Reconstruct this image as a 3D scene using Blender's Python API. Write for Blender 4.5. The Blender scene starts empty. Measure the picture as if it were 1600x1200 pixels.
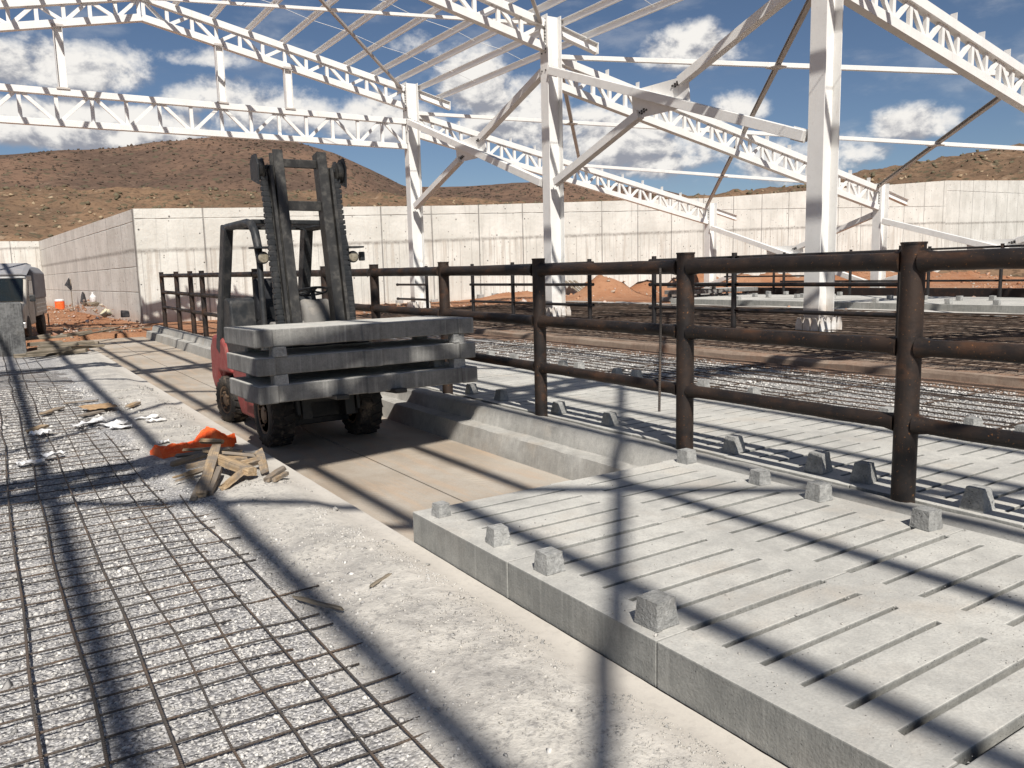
import bpy, math, random
import numpy as np
from mathutils import Vector, Matrix
random.seed(7); rng = np.random.default_rng(7)
C = bpy.context.scene.collection
scn = bpy.context.scene

# ------------------------------------------------------------------ camera
cam = bpy.data.cameras.new('camera'); cam.sensor_width = 36; cam.lens = 28.125
cam.clip_start = 0.05; cam.clip_end = 6000
co = bpy.data.objects.new('camera', cam); C.objects.link(co)
co.matrix_world = Matrix(((0.83769, 0.09642, -0.53757, 0), (-0.54559, 0.10313, -0.83169, 0), (-0.02475, 0.98998, 0.13899, 1.55), (0, 0, 0, 1)))
scn.camera = co
# ------------------------------------------------------------------ light
KX, KY = 0.350, 0.845                    # shadow offset per metre of height
SD = Vector((KX, KY, -1)).normalized()   # travel direction of sunlight
sun = bpy.data.lights.new('sun', 'SUN'); sun.energy = 4.8; sun.angle = math.radians(0.55); sun.color = (1, 0.955, 0.89)
so = bpy.data.objects.new('sun', sun); C.objects.link(so); so.rotation_euler = SD.to_track_quat('-Z', 'Y').to_euler()
elev = math.asin(-SD.z); to_sun = -SD
world = bpy.data.worlds.new('World'); scn.world = world; world.use_nodes = True
scn.view_settings.view_transform = 'Standard'; scn.view_settings.look = 'None'
scn.view_settings.exposure = 0.33; scn.view_settings.gamma = 1
scn.cycles.max_bounces = 6; scn.cycles.diffuse_bounces = 3; scn.cycles.glossy_bounces = 2

class NT:
    """small helper to write node trees"""
    def __init__(s, nt): s.nt = nt
    def n(s, t, **k):
        x = s.nt.nodes.new(t)
        for a, b in k.items(): setattr(x, a, b)
        return x
    def put(s, sock, v):
        if hasattr(v, 'is_output') or isinstance(v, bpy.types.NodeSocket): s.nt.links.new(v, sock)
        else: sock.default_value = v
    def m(s, op, a, b=None, c=None, clamp=False):
        x = s.n('ShaderNodeMath', operation=op, use_clamp=clamp); s.put(x.inputs[0], a)
        if b is not None: s.put(x.inputs[1], b)
        if c is not None: s.put(x.inputs[2], c)
        return x.outputs[0]
    def mix(s, f, a, b, blend='MIX'):
        x = s.n('ShaderNodeMix', data_type='RGBA', blend_type=blend); s.put(x.inputs[0], f)
        for i, v in ((6, a), (7, b)):
            if isinstance(v, tuple) and len(v) == 3: v = (*v, 1)
            s.put(x.inputs[i], v)
        return x.outputs[2]
    def noise(s, vec, scale, detail=4, rough=.55, dist=0, out=0):
        x = s.n('ShaderNodeTexNoise'); s.put(x.inputs['Vector'], vec); x.inputs['Scale'].default_value = scale
        x.inputs['Detail'].default_value = detail; x.inputs['Roughness'].default_value = rough; x.inputs['Distortion'].default_value = dist
        return x.outputs[out]
    def voro(s, vec, scale, feature='F1', out=0, rnd=1):
        x = s.n('ShaderNodeTexVoronoi', feature=feature); s.put(x.inputs['Vector'], vec); x.inputs['Scale'].default_value = scale
        x.inputs['Randomness'].default_value = rnd
        return x.outputs[out]
    def ramp(s, f, lo, hi, a=0., b=1., smooth=True):
        x = s.n('ShaderNodeMapRange', interpolation_type='SMOOTHSTEP' if smooth else 'LINEAR'); s.put(x.inputs[0], f)
        for i, v in ((1, lo), (2, hi), (3, a), (4, b)): s.put(x.inputs[i], v)
        return x.outputs[0]
    def scale(s, vec, v):
        x = s.n('ShaderNodeVectorMath', operation='MULTIPLY'); s.put(x.inputs[0], vec); x.inputs[1].default_value = v
        return x.outputs[0]
    def vadd(s, vec, v):
        x = s.n('ShaderNodeVectorMath', operation='ADD'); s.put(x.inputs[0], vec); s.put(x.inputs[1], v)
        return x.outputs[0]

# ------------------------------------------------------------------ sky with clouds
w = NT(world.node_tree); world.node_tree.nodes.clear()
sky = w.n('ShaderNodeTexSky', sky_type='NISHITA', sun_disc=False)
sky.sun_elevation = elev; sky.sun_rotation = math.atan2(to_sun.x, to_sun.y)
sky.altitude = 1500; sky.air_density = 1.0; sky.dust_density = 0.4; sky.ozone_density = 3.0
tc = w.n('ShaderNodeTexCoord').outputs['Generated']
sx = w.n('ShaderNodeSeparateXYZ'); w.put(sx.inputs[0], tc)
az = w.m('MULTIPLY', w.m('ARCTAN2', sx.outputs[0], sx.outputs[1]), 57.2958)
el = w.m('MULTIPLY', w.m('ARCSINE', sx.outputs[2]), 57.2958)
cmb = w.n('ShaderNodeCombineXYZ'); w.put(cmb.inputs[0], az); w.put(cmb.inputs[1], w.m('MULTIPLY', el, 1.35)); cmb.inputs[2].default_value = 3.1
P2 = cmb.outputs[0]
CL = [(5.9,12.9,4.0,1.7,1.0),(2.4,12.6,2.0,1.4,.9),(13.5,11.7,3.2,1.2,.9),(17.6,11.0,4.6,1.6,1.0),(24.6,10.5,4.2,1.7,1.0),(30.8,13.2,2.6,2.5,1.05),
 (33.6,10.8,4.0,2.4,1.0),(40.4,9.0,6.0,2.5,1.1),(43.5,7.6,5.5,1.5,.8),(45.4,14.3,3.3,1.6,1.15),(48.4,10.4,2.0,1.2,1.0),(51.7,6.8,4.2,1.6,.75),(59.3,8.6,2.5,1.3,1.15),
 (55.2,7.2,2.4,1.0,.45),(64.8,10.9,1.6,.9,.55),(5.0,9.6,9,1.7,1.2),(26,15.4,2.4,.9,.45),(13,13.9,2.4,.6,.4),(37,12.4,2.0,1.0,.45),
 (-25,14,9,3,1),(-60,12,10,3,1),(90,12,9,3,1),(120,15,10,3,1),(160,12,12,3,1),(200,14,9,3,1),(-110,14,9,3,1),(78,8,5,1.6,1)]
def cover(daz, dele):
    tot = None
    for a, e, ra, re, wt in CL:
        da = w.m('MULTIPLY', w.m('ADD', az, daz - a), 1 / ra)
        de0 = w.m('ADD', el, dele - (e - .35 * re))
        up = w.m('MULTIPLY', w.m('MAXIMUM', de0, 0.), 1 / (re * 1.25)); dn = w.m('MULTIPLY', w.m('MINIMUM', de0, 0.), 1 / (re * .62))
        d = w.m('ADD', w.m('MULTIPLY', da, da), w.m('ADD', w.m('MULTIPLY', up, up), w.m('MULTIPLY', dn, dn)))
        g = w.m('MULTIPLY', w.m('SUBTRACT', 1.15, d), wt)
        tot = g if tot is None else w.m('MAXIMUM', tot, g)
    return tot
nz = w.noise(P2, .26, 9, .58, .25); nz2 = w.noise(w.vadd(P2, (-.5, .7, 0)), .26, 9, .58, .25); fine = w.noise(P2, 1.3, 6, .6)
cov = cover(0, 0)
den = w.m('ADD', cov, w.m('MULTIPLY', w.m('SUBTRACT', nz, .455), 2.7)); den = w.m('ADD', den, w.m('MULTIPLY', w.m('SUBTRACT', fine, .5), .9))
alpha = w.ramp(den, -.1, 1.0)
thin = w.m('MULTIPLY', w.ramp(w.noise(w.scale(P2, (1, 2.0, 1)), .13, 6, .6), .48, .72), .20)
alpha = w.m('MAXIMUM', alpha, thin)
# lighter towards the sun and the rim, greyer towards the base
lit = w.m('SUBTRACT', nz, nz2)
cov_up = cover(0, .95)
basegrey = w.ramp(w.m('SUBTRACT', cov, cov_up), -.9, .7)
shade = w.m('ADD', w.m('MULTIPLY', lit, 4.2), w.m('ADD', w.m('MULTIPLY', basegrey, .85), .0))
shade = w.m('ADD', shade, w.m('MULTIPLY', w.m('SUBTRACT', fine, .5), .9))
shade = w.ramp(shade, .0, .95)
ccol = w.mix(shade, (4.6, 4.8, 5.5), (13.2, 12.8, 12.2))
skyc = w.mix(1.0, sky.outputs[0], (0.93, 0.92, 0.93), 'MULTIPLY')
allc = w.mix(alpha, skyc, ccol)
bg = w.n('ShaderNodeBackground'); w.put(bg.inputs[0], allc); bg.inputs[1].default_value = .056
wo = w.n('ShaderNodeOutputWorld'); w.nt.links.new(bg.outputs[0], wo.inputs[0])

# ------------------------------------------------------------------ materials
MATS = {}
def mat(name, rough=.8, metallic=0., spec=.3):
    m = bpy.data.materials.new(name); m.use_nodes = True; MATS[name] = m
    b = m.node_tree.nodes['Principled BSDF']; b.inputs['Roughness'].default_value = rough; b.inputs['Metallic'].default_value = metallic
    b.inputs['Specular IOR Level'].default_value = spec
    t = NT(m.node_tree); t.b = b
    t.obj = t.n('ShaderNodeTexCoord').outputs['Object']; t.pos = t.n('ShaderNodeNewGeometry').outputs['Position']
    t.rnd = t.n('ShaderNodeObjectInfo').outputs['Random']
    t.mat = m
    return t
def fin(t, col, bump=None, dist=.01, strength=1., rough=None):
    if isinstance(col, tuple): t.b.inputs['Base Color'].default_value = (*col, 1)
    else: t.put(t.b.inputs['Base Color'], col)
    if rough is not None: t.put(t.b.inputs['Roughness'], rough)
    if bump is not None:
        b = t.n('ShaderNodeBump'); b.inputs['Strength'].default_value = strength; b.inputs['Distance'].default_value = dist
        t.put(b.inputs['Height'], bump); t.put(t.b.inputs['Normal'], b.outputs[0])
    return t.mat
def concrete(name, light, dark, warm=(.45, .38, .29), warmth=.25, pits=45, bump=.004, streak=0., scale=1., bright_var=.12):
    t = mat(name, .9); P = t.pos
    n1 = t.noise(P, 1.3 * scale, 6, .65); n2 = t.noise(P, 9 * scale, 5, .7); n3 = t.noise(P, 90, 3, .6)
    c = t.mix(t.ramp(t.m('ADD', t.m('MULTIPLY', n1, .6), t.m('MULTIPLY', n2, .4)), .36, .64), dark, light)
    c = t.mix(t.m('MULTIPLY', t.ramp(t.noise(t.vadd(P, (7.3, 1.9, 4)), 2.1 * scale, 5, .6), .5, .75), warmth), c, warm)
    c = t.mix(t.ramp(n3, .35, .75, 0, .35), c, tuple(v * .6 for v in dark))
    v = t.voro(P, pits); pitmask = t.m('MULTIPLY', t.ramp(v, .06, .16, 1, 0), t.ramp(t.noise(P, 7, 3), .5, .62))
    c = t.mix(t.m('MULTIPLY', pitmask, .7), c, tuple(v * .35 for v in dark))
    if streak:
        s = t.noise(t.scale(P, (30, 30, 1.2)), 1., 4, .6); c = t.mix(t.ramp(s, .5, .7, 0, streak), c, tuple(v * 1.25 for v in light))
        s = t.noise(t.scale(P, (14, 14, .8)), 1., 4, .6); c = t.mix(t.ramp(s, .52, .75, 0, streak), c, tuple(v * .5 for v in dark))
    if bright_var: c = t.mix(t.m('MULTIPLY', t.rnd, bright_var), c, tuple(v * .6 for v in dark))
    h = t.m('SUBTRACT', t.m('ADD', t.m('MULTIPLY', n3, .5), t.m('MULTIPLY', n2, .8)), t.m('MULTIPLY', pitmask, 1.2))
    return fin(t, c, h, bump)
slab_m = concrete('slab_concrete', (.58, .565, .515), (.40, .39, .36), (.52, .43, .33), .3)
stack_m = concrete('stacked_slab_concrete', (.30, .30, .285), (.16, .16, .155), warmth=.1, streak=.4, pits=60)
step_m = concrete('step_concrete', (.47, .455, .415), (.31, .30, .275), (.46, .37, .27), .4, streak=.2)
block_m = concrete('spacer_concrete', (.50, .495, .47), (.24, .24, .23), warmth=.1, pits=38, bump=.014, scale=4, bright_var=.35)
panel_m = concrete('weathered_panel', (.20, .20, .195), (.06, .06, .06), warmth=.1, streak=.5, scale=2)
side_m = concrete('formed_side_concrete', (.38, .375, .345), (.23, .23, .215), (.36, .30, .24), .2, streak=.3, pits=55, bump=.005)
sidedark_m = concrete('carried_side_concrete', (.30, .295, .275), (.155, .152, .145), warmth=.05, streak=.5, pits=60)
# pit floor : dusty tan concrete
t = mat('dusty_floor', .9); P = t.pos
n1 = t.noise(P, .8, 6, .65); n2 = t.noise(t.scale(P, (9, 1.1, 9)), 1., 5, .6); n3 = t.noise(P, 60, 3)
c = t.mix(t.ramp(n1, .35, .65), (.33, .275, .215), (.43, .385, .325)); c = t.mix(t.ramp(n2, .46, .68, 0, .45), c, (.48, .345, .235)); c = t.mix(t.ramp(n3, .45, .75, 0, .25), c, (.25, .2, .15))
sp = t.n('ShaderNodeSeparateXYZ'); t.put(sp.inputs[0], P)
wv = t.n('ShaderNodeTexWave', wave_type='BANDS', bands_direction='DIAGONAL'); t.put(wv.inputs[0], t.scale(P, (1, .8, 1))); wv.inputs['Scale'].default_value = 9; wv.inputs['Distortion'].default_value = 1
lane = t.m('MAXIMUM', t.ramp(t.m('ABSOLUTE', t.m('SUBTRACT', sp.outputs[0], 3.42)), .07, .14, 1, 0), t.ramp(t.m('ABSOLUTE', t.m('SUBTRACT', sp.outputs[0], 2.42)), .07, .14, 1, 0))
trd = t.m('MULTIPLY', t.m('MULTIPLY', lane, wv.outputs[1]), t.ramp(t.noise(P, 1.3, 3), .42, .6))
c = t.mix(t.m('MULTIPLY', trd, .35), c, (.62, .54, .43))
floor_m = fin(t, c, t.m('ADD', n3, t.m('MULTIPLY', trd, .6)), .004)
# left bed : grey aggregate fading to cement
t = mat('aggregate_cement', .95); P = t.pos
sp = t.n('ShaderNodeSeparateXYZ'); t.put(sp.inputs[0], P); X = sp.outputs[0]
v1 = t.voro(P, 75, out=1); vd = t.voro(P, 75); sv = t.n('ShaderNodeSeparateColor'); t.put(sv.inputs[0], v1)
g = t.mix(t.ramp(sv.outputs[0], 0, 1), (.16, .155, .16), (.60, .585, .57)); g = t.mix(t.ramp(vd, .35, .75, 0, .6), g, (.24, .235, .225))
g = t.mix(t.ramp(sv.outputs[1], .8, .95, 0, .6), g, (.62, .60, .56))
ce = t.mix(t.ramp(t.noise(P, 2.2, 6, .7), .35, .65), (.36, .34, .31), (.54, .51, .455)); n5 = t.noise(P, 26, 5, .7)
ce = t.mix(t.ramp(n5, .50, .68, 0, .75), ce, (.20, .19, .18)); ce = t.mix(t.ramp(t.noise(P, 70, 3), .55, .7, 0, .3), ce, (.66, .64, .6))
cz = t.m('ADD', X, t.m('MULTIPLY', t.m('SUBTRACT', t.noise(P, 1.1, 5, .65), .5), 1.3))
mk = t.ramp(cz, .92, 1.30)
mk = t.m('MAXIMUM', mk, t.m('MULTIPLY', t.ramp(t.noise(t.vadd(P, (3, 3, 0)), .9, 4, .6), .62, .70), .7))
c = t.mix(mk, g, ce); edge = t.ramp(t.m('ADD', X, t.m('MULTIPLY', t.noise(P, 3, 4), .25)), 1.72, 1.95)
c = t.mix(t.m('MULTIPLY', edge, .7), c, (.54, .50, .44))
hh = t.m('ADD', t.m('MULTIPLY', t.m('MULTIPLY', t.m('SUBTRACT', 1, vd), t.m('SUBTRACT', 1, mk)), .9), t.m('MULTIPLY', n5, t.m('SUBTRACT', 1.1, edge)))
bed_m = fin(t, c, hh, .012)
def stones(name, a, b, cc):
    t = mat(name, .9); v = t.voro(t.pos, 60, out=1); s = t.n('ShaderNodeSeparateColor'); t.put(s.inputs[0], v)
    r = t.n('ShaderNodeNewGeometry').outputs['Random Per Island']
    col = t.mix(t.ramp(r, 0, 1, 0, 1, False), a, b); r2 = t.m('FRACT', t.m('MULTIPLY', r, 37.3)); col = t.mix(t.ramp(r2, .78, .86), col, cc)
    big = t.noise(t.scale(t.pos, (1.6, .7, 1)), 1.3, 4, .6); col = t.mix(t.ramp(big, .52, .68, 0, .65), col, (.66, .64, .60)); col = t.mix(t.ramp(big, .46, .34, 0, .5), col, (.22, .215, .21))
    return fin(t, col, t.noise(t.pos, 200, 2), .002)
stone_m = stones('gravel_stone', (.31, .30, .285), (.53, .51, .48), (.68, .655, .61))
clod_m = stones('cement_clod', (.36, .34, .31), (.50, .475, .43), (.30, .29, .27))
# soil
t = mat('red_soil', 1.); P = t.pos
n1 = t.noise(P, .35, 6, .65); n2 = t.noise(P, 5, 6, .7)
c = t.mix(t.ramp(n1, .35, .65), (.33, .145, .07), (.43, .23, .13)); c = t.mix(t.ramp(n2, .5, .75, 0, .6), c, (.24, .10, .05)); c = t.mix(t.ramp(t.noise(P, .6, 5, .6), .60, .74, 0, .6), c, (.46, .38, .30))
spx = t.n('ShaderNodeSeparateXYZ'); t.put(spx.inputs[0], P)
wob = t.m('MULTIPLY', t.m('SUBTRACT', t.noise(P, .7, 4), .5), 2.2)
reg = t.m('MULTIPLY', t.m('MULTIPLY', t.ramp(spx.outputs[0], 10.3, 10.8), t.ramp(t.m('ADD', spx.outputs[0], wob), 19.5, 21., 1, 0)), t.ramp(t.m('ADD', spx.outputs[1], wob), 25.5, 27.5, 1, 0))
c = t.mix(t.m('MULTIPLY', reg, .85), c, t.mix(t.ramp(n2, .4, .65), (.21, .17, .135), (.36, .30, .24)))
soil_m = fin(t, c, t.m('ADD', n2, t.noise(P, 30, 4)), .06)
# right hand gravel strip
t = mat('grey_gravel', .95); P = t.pos
v1 = t.voro(P, 45, out=1); sv = t.n('ShaderNodeSeparateColor'); t.put(sv.inputs[0], v1); vd = t.voro(P, 45)
c = t.mix(sv.outputs[0], (.22, .215, .21), (.60, .59, .57)); c = t.mix(t.ramp(vd, .4, .8, 0, .7), c, (.10, .1, .1)); c = t.mix(t.ramp(t.noise(P, .7, 4), .45, .65, 0, .5), c, (.46, .44, .40))
sp = t.n('ShaderNodeSeparateXYZ'); t.put(sp.inputs[0], P)
c = t.mix(t.ramp(t.m('ADD', sp.outputs[0], t.m('MULTIPLY', t.noise(P, 2, 4), .8)), 9.85, 10.1), c, (.26, .17, .12))
gravel_m = fin(t, c, t.m('SUBTRACT', 1, vd), .02)
kerb_m = concrete('stained_kerb', (.33, .26, .20), (.22, .155, .115), (.30, .16, .095), .8, streak=.25)
# walls
def wall_mat(name, bw, bh, streaks=.5, low=1.9, lowx=0., jz=(3.93,)):
    t = mat(name, .92); O = t.obj
    s = t.n('ShaderNodeSeparateXYZ'); t.put(s.inputs[0], O)
    n1 = t.noise(O, .5, 6, .65); n2 = t.noise(O, 4, 6, .7)
    c = t.mix(t.ramp(n1, .35, .68), (.58, .57, .52), (.73, .72, .665)); c = t.mix(t.ramp(n2, .5, .75, 0, .35), c, (.45, .435, .40))
    lift = t.m('ADD', low, t.m('ADD', t.m('MULTIPLY', s.outputs[0], lowx), t.m('MULTIPLY', t.m('SUBTRACT', t.noise(O, 1.8, 3), .5), .08)))
    lower = t.ramp(t.m('SUBTRACT', s.outputs[2], lift), -.03, .03, 1, 0)
    st = t.noise(t.scale(O, (4.5, 4.5, .22)), 1., 5, .65)
    stk = t.m('MULTIPLY', t.ramp(st, .50, .64), t.m('ADD', t.m('MULTIPLY', lower, streaks), .1))
    c = t.mix(stk, c, (.47, .43, .375))
    st2 = t.noise(t.scale(t.vadd(O, (5, 0, 0)), (7, 7, .5)), 1., 5, .65); c = t.mix(t.m('MULTIPLY', t.ramp(st2, .54, .7), .35), c, (.27, .26, .25))
    c = t.mix(t.m('MULTIPLY', t.ramp(t.m('ABSOLUTE', t.m('SUBTRACT', s.outputs[2], lift)), .0, .14, 1, 0), t.ramp(n2, .35, .6, .25, .75)), c, (.20, .18, .16))
    # formwork joints
    def joint(coord, period, off, wdt):
        f = t.m('FRACT', t.m('ADD', t.m('DIVIDE', coord, period), off)); d = t.m('MULTIPLY', t.m('ABSOLUTE', t.m('SUBTRACT', f, .5)), period)
        return t.ramp(d, 0, wdt, 1, 0)
    jv = t.m('MULTIPLY', joint(s.outputs[0], bw, .5, .05), t.ramp(t.noise(O, .8, 3), .3, .5, .6, 1.))
    jv2 = t.m('MULTIPLY', t.m('MULTIPLY', joint(s.outputs[0], bw / 4, .2, .035), lower), .35)
    jh = None
    for q in jz:
        dq = t.m('ABSOLUTE', t.m('SUBTRACT', s.outputs[2], t.m('ADD', t.m('MULTIPLY', s.outputs[0], lowx), t.m('ADD', q, t.m('MULTIPLY', t.m('SUBTRACT', t.noise(O, .9, 2), .5), .05))))); jq = t.m('MULTIPLY', t.ramp(dq, 0, .03, 1, 0), t.ramp(t.noise(O, 1.1, 3), .35, .55, .35, .9)); jh = jq if jh is None else t.m('MAXIMUM', jh, jq)
    j = t.m('MAXIMUM', jv, t.m('MAXIMUM', jv2, jh)); c = t.mix(t.m('MULTIPLY', j, .75), c, (.17, .16, .15))
    # tie holes and patches
    cb = t.n('ShaderNodeCombineXYZ'); t.put(cb.inputs[0], t.m('MULTIPLY', s.outputs[0], 1.7)); t.put(cb.inputs[1], t.m('MULTIPLY', s.outputs[2], 1.5))
    vv = t.voro(cb.outputs[0], 1., rnd=.35); hole = t.ramp(vv, .045, .065, 1, 0)
    c = t.mix(t.m('MULTIPLY', hole, .8), c, (.05, .045, .04))
    v2 = t.voro(O, 3.3); c = t.mix(t.m('MULTIPLY', t.ramp(v2, .06, .14, 1, 0), .75), c, (.16, .14, .12))
    c = t.mix(t.ramp(s.outputs[2], -.1, .5, .45, 0), c, (.42, .28, .19))
    return fin(t, c, t.m('SUBTRACT', t.m('ADD', n2, t.m('MULTIPLY', st, .4)), t.m('ADD', j, hole)), .03)
wall_a = wall_mat('wall_concrete', 2.6, 1.62, .6, 2.70, .031)
wall_b = wall_mat('wall_concrete_side', 3.2, 1.2, .25, 2.75, .0, (3.85, 2.1, 1.1))
wall_c = wall_mat('wall_concrete_panelled', 2.6, 1.9, .35, 4.4, .03, (6.9,))
# steel
def paint(name, col, dirt=.25, rough=.45):
    t = mat(name, rough, spec=.45); n = t.noise(t.pos, 2.5, 5, .6); n2 = t.noise(t.pos, 18, 4, .65)
    c = t.mix(t.ramp(n, .4, .7, 0, dirt), col, tuple(v * .72 for v in col)); c = t.mix(t.ramp(n2, .60, .78, 0, dirt * 1.3), c, (.42, .36, .28)); spz = t.n('ShaderNodeSeparateXYZ'); t.put(spz.inputs[0], t.pos); c = t.mix(t.m('MULTIPLY', t.ramp(spz.outputs[2], .25, 1.3, .75, 0), t.ramp(n, .3, .65)), c, (.42, .33, .25)); rn = t.noise(t.scale(t.pos, (12, 12, 1.0)), 1., 4, .6); c = t.mix(t.ramp(rn, .60, .74, 0, dirt * .9), c, (.47, .38, .29))
    return fin(t, c, n2, .0015)
white_m = paint('white_steel_paint', (.78, .77, .74))
white_dull = paint('grey_primer_steel', (.50, .46, .42), .5, .6)
galv_m = paint('galvanised_purlin', (.80, .79, .77), .06, .4)
bolt_m = paint('bolt_steel', (.06, .055, .05), .2)
t = mat('rusty_pipe', .48, .25, .5); P = t.pos
n1 = t.noise(P, 3.2, 6, .65); n2 = t.noise(P, 22, 5, .7); n3 = t.noise(t.scale(P, (1, .35, 1)), 7, 5, .6)
c = t.mix(t.ramp(n1, .38, .66), (.017, .014, .013), (.042, .026, .018)); c = t.mix(t.ramp(n3, .52, .70, 0, .8), c, (.085, .04, .02))
c = t.mix(t.ramp(t.noise(P, 55, 3, .6), .66, .72, 0, .8), c, (.30, .13, .04)); c = t.mix(t.ramp(t.voro(P, 42), .04, .10, .8, 0), c, (.34, .17, .06))
pipe_m = fin(t, c, n2, .004, rough=t.ramp(n1, .3, .7, .42, .7))
t = mat('black_pipe', .5, .2, .5); n1 = t.noise(t.pos, 6, 5, .65)
blackpipe_m = fin(t, t.mix(t.ramp(n1, .5, .7), (.022, .02, .02), (.06, .038, .028)), n1, .002)
t = mat('rebar_steel', .7, .3); n1 = t.noise(t.pos, 3.5, 5, .65)
c = t.mix(t.ramp(n1, .45, .62), (.10, .088, .078), (.16, .115, .085)); c = t.mix(t.ramp(t.noise(t.pos, 40, 3), .5, .7, 0, .5), c, (.15, .125, .11))
rib = t.n('ShaderNodeTexWave', wave_type='BANDS', bands_direction='DIAGONAL'); t.put(rib.inputs[0], t.pos); rib.inputs['Scale'].default_value = 45
rebar_m = fin(t, c, rib.outputs[1], .003)
t = mat('far_rebar', .8, .2); n1 = t.noise(t.pos, 2, 4); farbar_m = fin(t, t.mix(t.ramp(n1, .4, .65), (.085, .065, .052), (.16, .11, .08)))
# forklift materials
def worn(name, col, wear, wearcol, rough=.5, sc=6., spec=.4, met=0.):
    t = mat(name, rough, met, spec); n = t.noise(t.obj, sc, 6, .7); n2 = t.noise(t.scale(t.obj, (8, 8, 1.5)), 1.5, 5, .65); n3 = t.noise(t.obj, 30, 4, .7)
    c = t.mix(t.ramp(n, .48, .72, 0, wear), col, wearcol); c = t.mix(t.ramp(n2, .5, .75, 0, wear * .6), c, tuple(v * .7 for v in wearcol)); c = t.mix(t.ramp(n3, .62, .75, 0, wear * .7), c, wearcol)
    return fin(t, c, n3, .002, rough=t.ramp(n, .35, .7, rough * .8, min(1, rough * 1.5)))
red_m = worn('faded_red_paint', (.27, .045, .042), .65, (.30, .15, .12))
mast_m = worn('greasy_mast_steel', (.035, .034, .032), .55, (.13, .12, .105), .45, 9, .5, .3)
dark_m = worn('black_cab_paint', (.022, .024, .026), .5, (.11, .10, .09), .45)
grey_m = worn('dusty_grey_plastic', (.20, .19, .175), .7, (.34, .31, .27), .7)
rubber_m = worn('dusty_rubber', (.030, .027, .024), 1.0, (.20, .155, .115), .85, 8)
rim_m = worn('dusty_rim', (.20, .13, .08), .8, (.30, .22, .15), .7, 14)
seat_m = worn('seat_vinyl', (.012, .013, .015), .3, (.06, .055, .05), .45)
t = mat('chrome_rod', .2, .9); chrome_m = fin(t, (.5, .5, .5))
t = mat('lamp_glass', .25, 0, .6); lampglass_m = fin(t, t.mix(t.ramp(t.noise(t.obj, 30, 3), .4, .6), (.30, .265, .20), (.20, .175, .13)))
# wood, plastic, paper
t = mat('split_wood', .85); n1 = t.noise(t.scale(t.obj, (3, 70, 70)), 1., 5, .65); n2 = t.noise(t.obj, 9, 5, .65)
c = t.mix(t.ramp(n1, .35, .65), (.28, .19, .105), (.50, .37, .23)); c = t.mix(t.ramp(t.m('ADD', n2, t.m('MULTIPLY', t.rnd, .35)), .50, .80, 0, .9), c, (.19, .165, .14)); wood_m = fin(t, c, n1, .004)
t = mat('grey_timber', .9); n1 = t.noise(t.scale(t.obj, (2, 40, 40)), 1., 5, .65); oldwood_m = fin(t, t.mix(t.ramp(n1, .35, .65), (.10, .085, .06), (.30, .25, .19)), n1, .004)
t = mat('orange_plastic', .6, 0, .3); t.b.inputs['Subsurface Weight'].default_value = 0.0; n1 = t.noise(t.obj, 12, 4); orange_m = fin(t, t.mix(t.ramp(n1, .4, .7), (.90, .12, .025), (.95, .19, .05)), n1, .004)
t = mat('white_paper', .7); paper_m = fin(t, t.mix(t.ramp(t.noise(t.obj, 14, 4), .4, .7), (.74, .74, .74), (.55, .53, .5)))
t = mat('brown_card', .85); card_m = fin(t, t.mix(t.ramp(t.noise(t.obj, 9, 4), .4, .7), (.44, .29, .16), (.34, .21, .11)))
t = mat('dark_cloth', .9); cloth_m = fin(t, t.mix(t.ramp(t.noise(t.obj, 9, 4), .4, .7), (.03, .03, .033), (.075, .07, .07)))
t = mat('windscreen', .08, 0, .7); glass_m = fin(t, (.012, .016, .017))
tarp_m = worn('grey_tarpaulin', (.26, .26, .27), .5, (.34, .31, .29), .7)
truck_m = worn('dusty_cream_paint', (.42, .39, .34), .6, (.36, .25, .18), .5, 3)
silver_m = worn('silver_trim', (.50, .50, .49), .3, (.3, .27, .24), .35, 6, .5, .5)
foam_m = worn('cream_foam', (.62, .56, .40), .3, (.45, .38, .27), .9)

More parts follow.
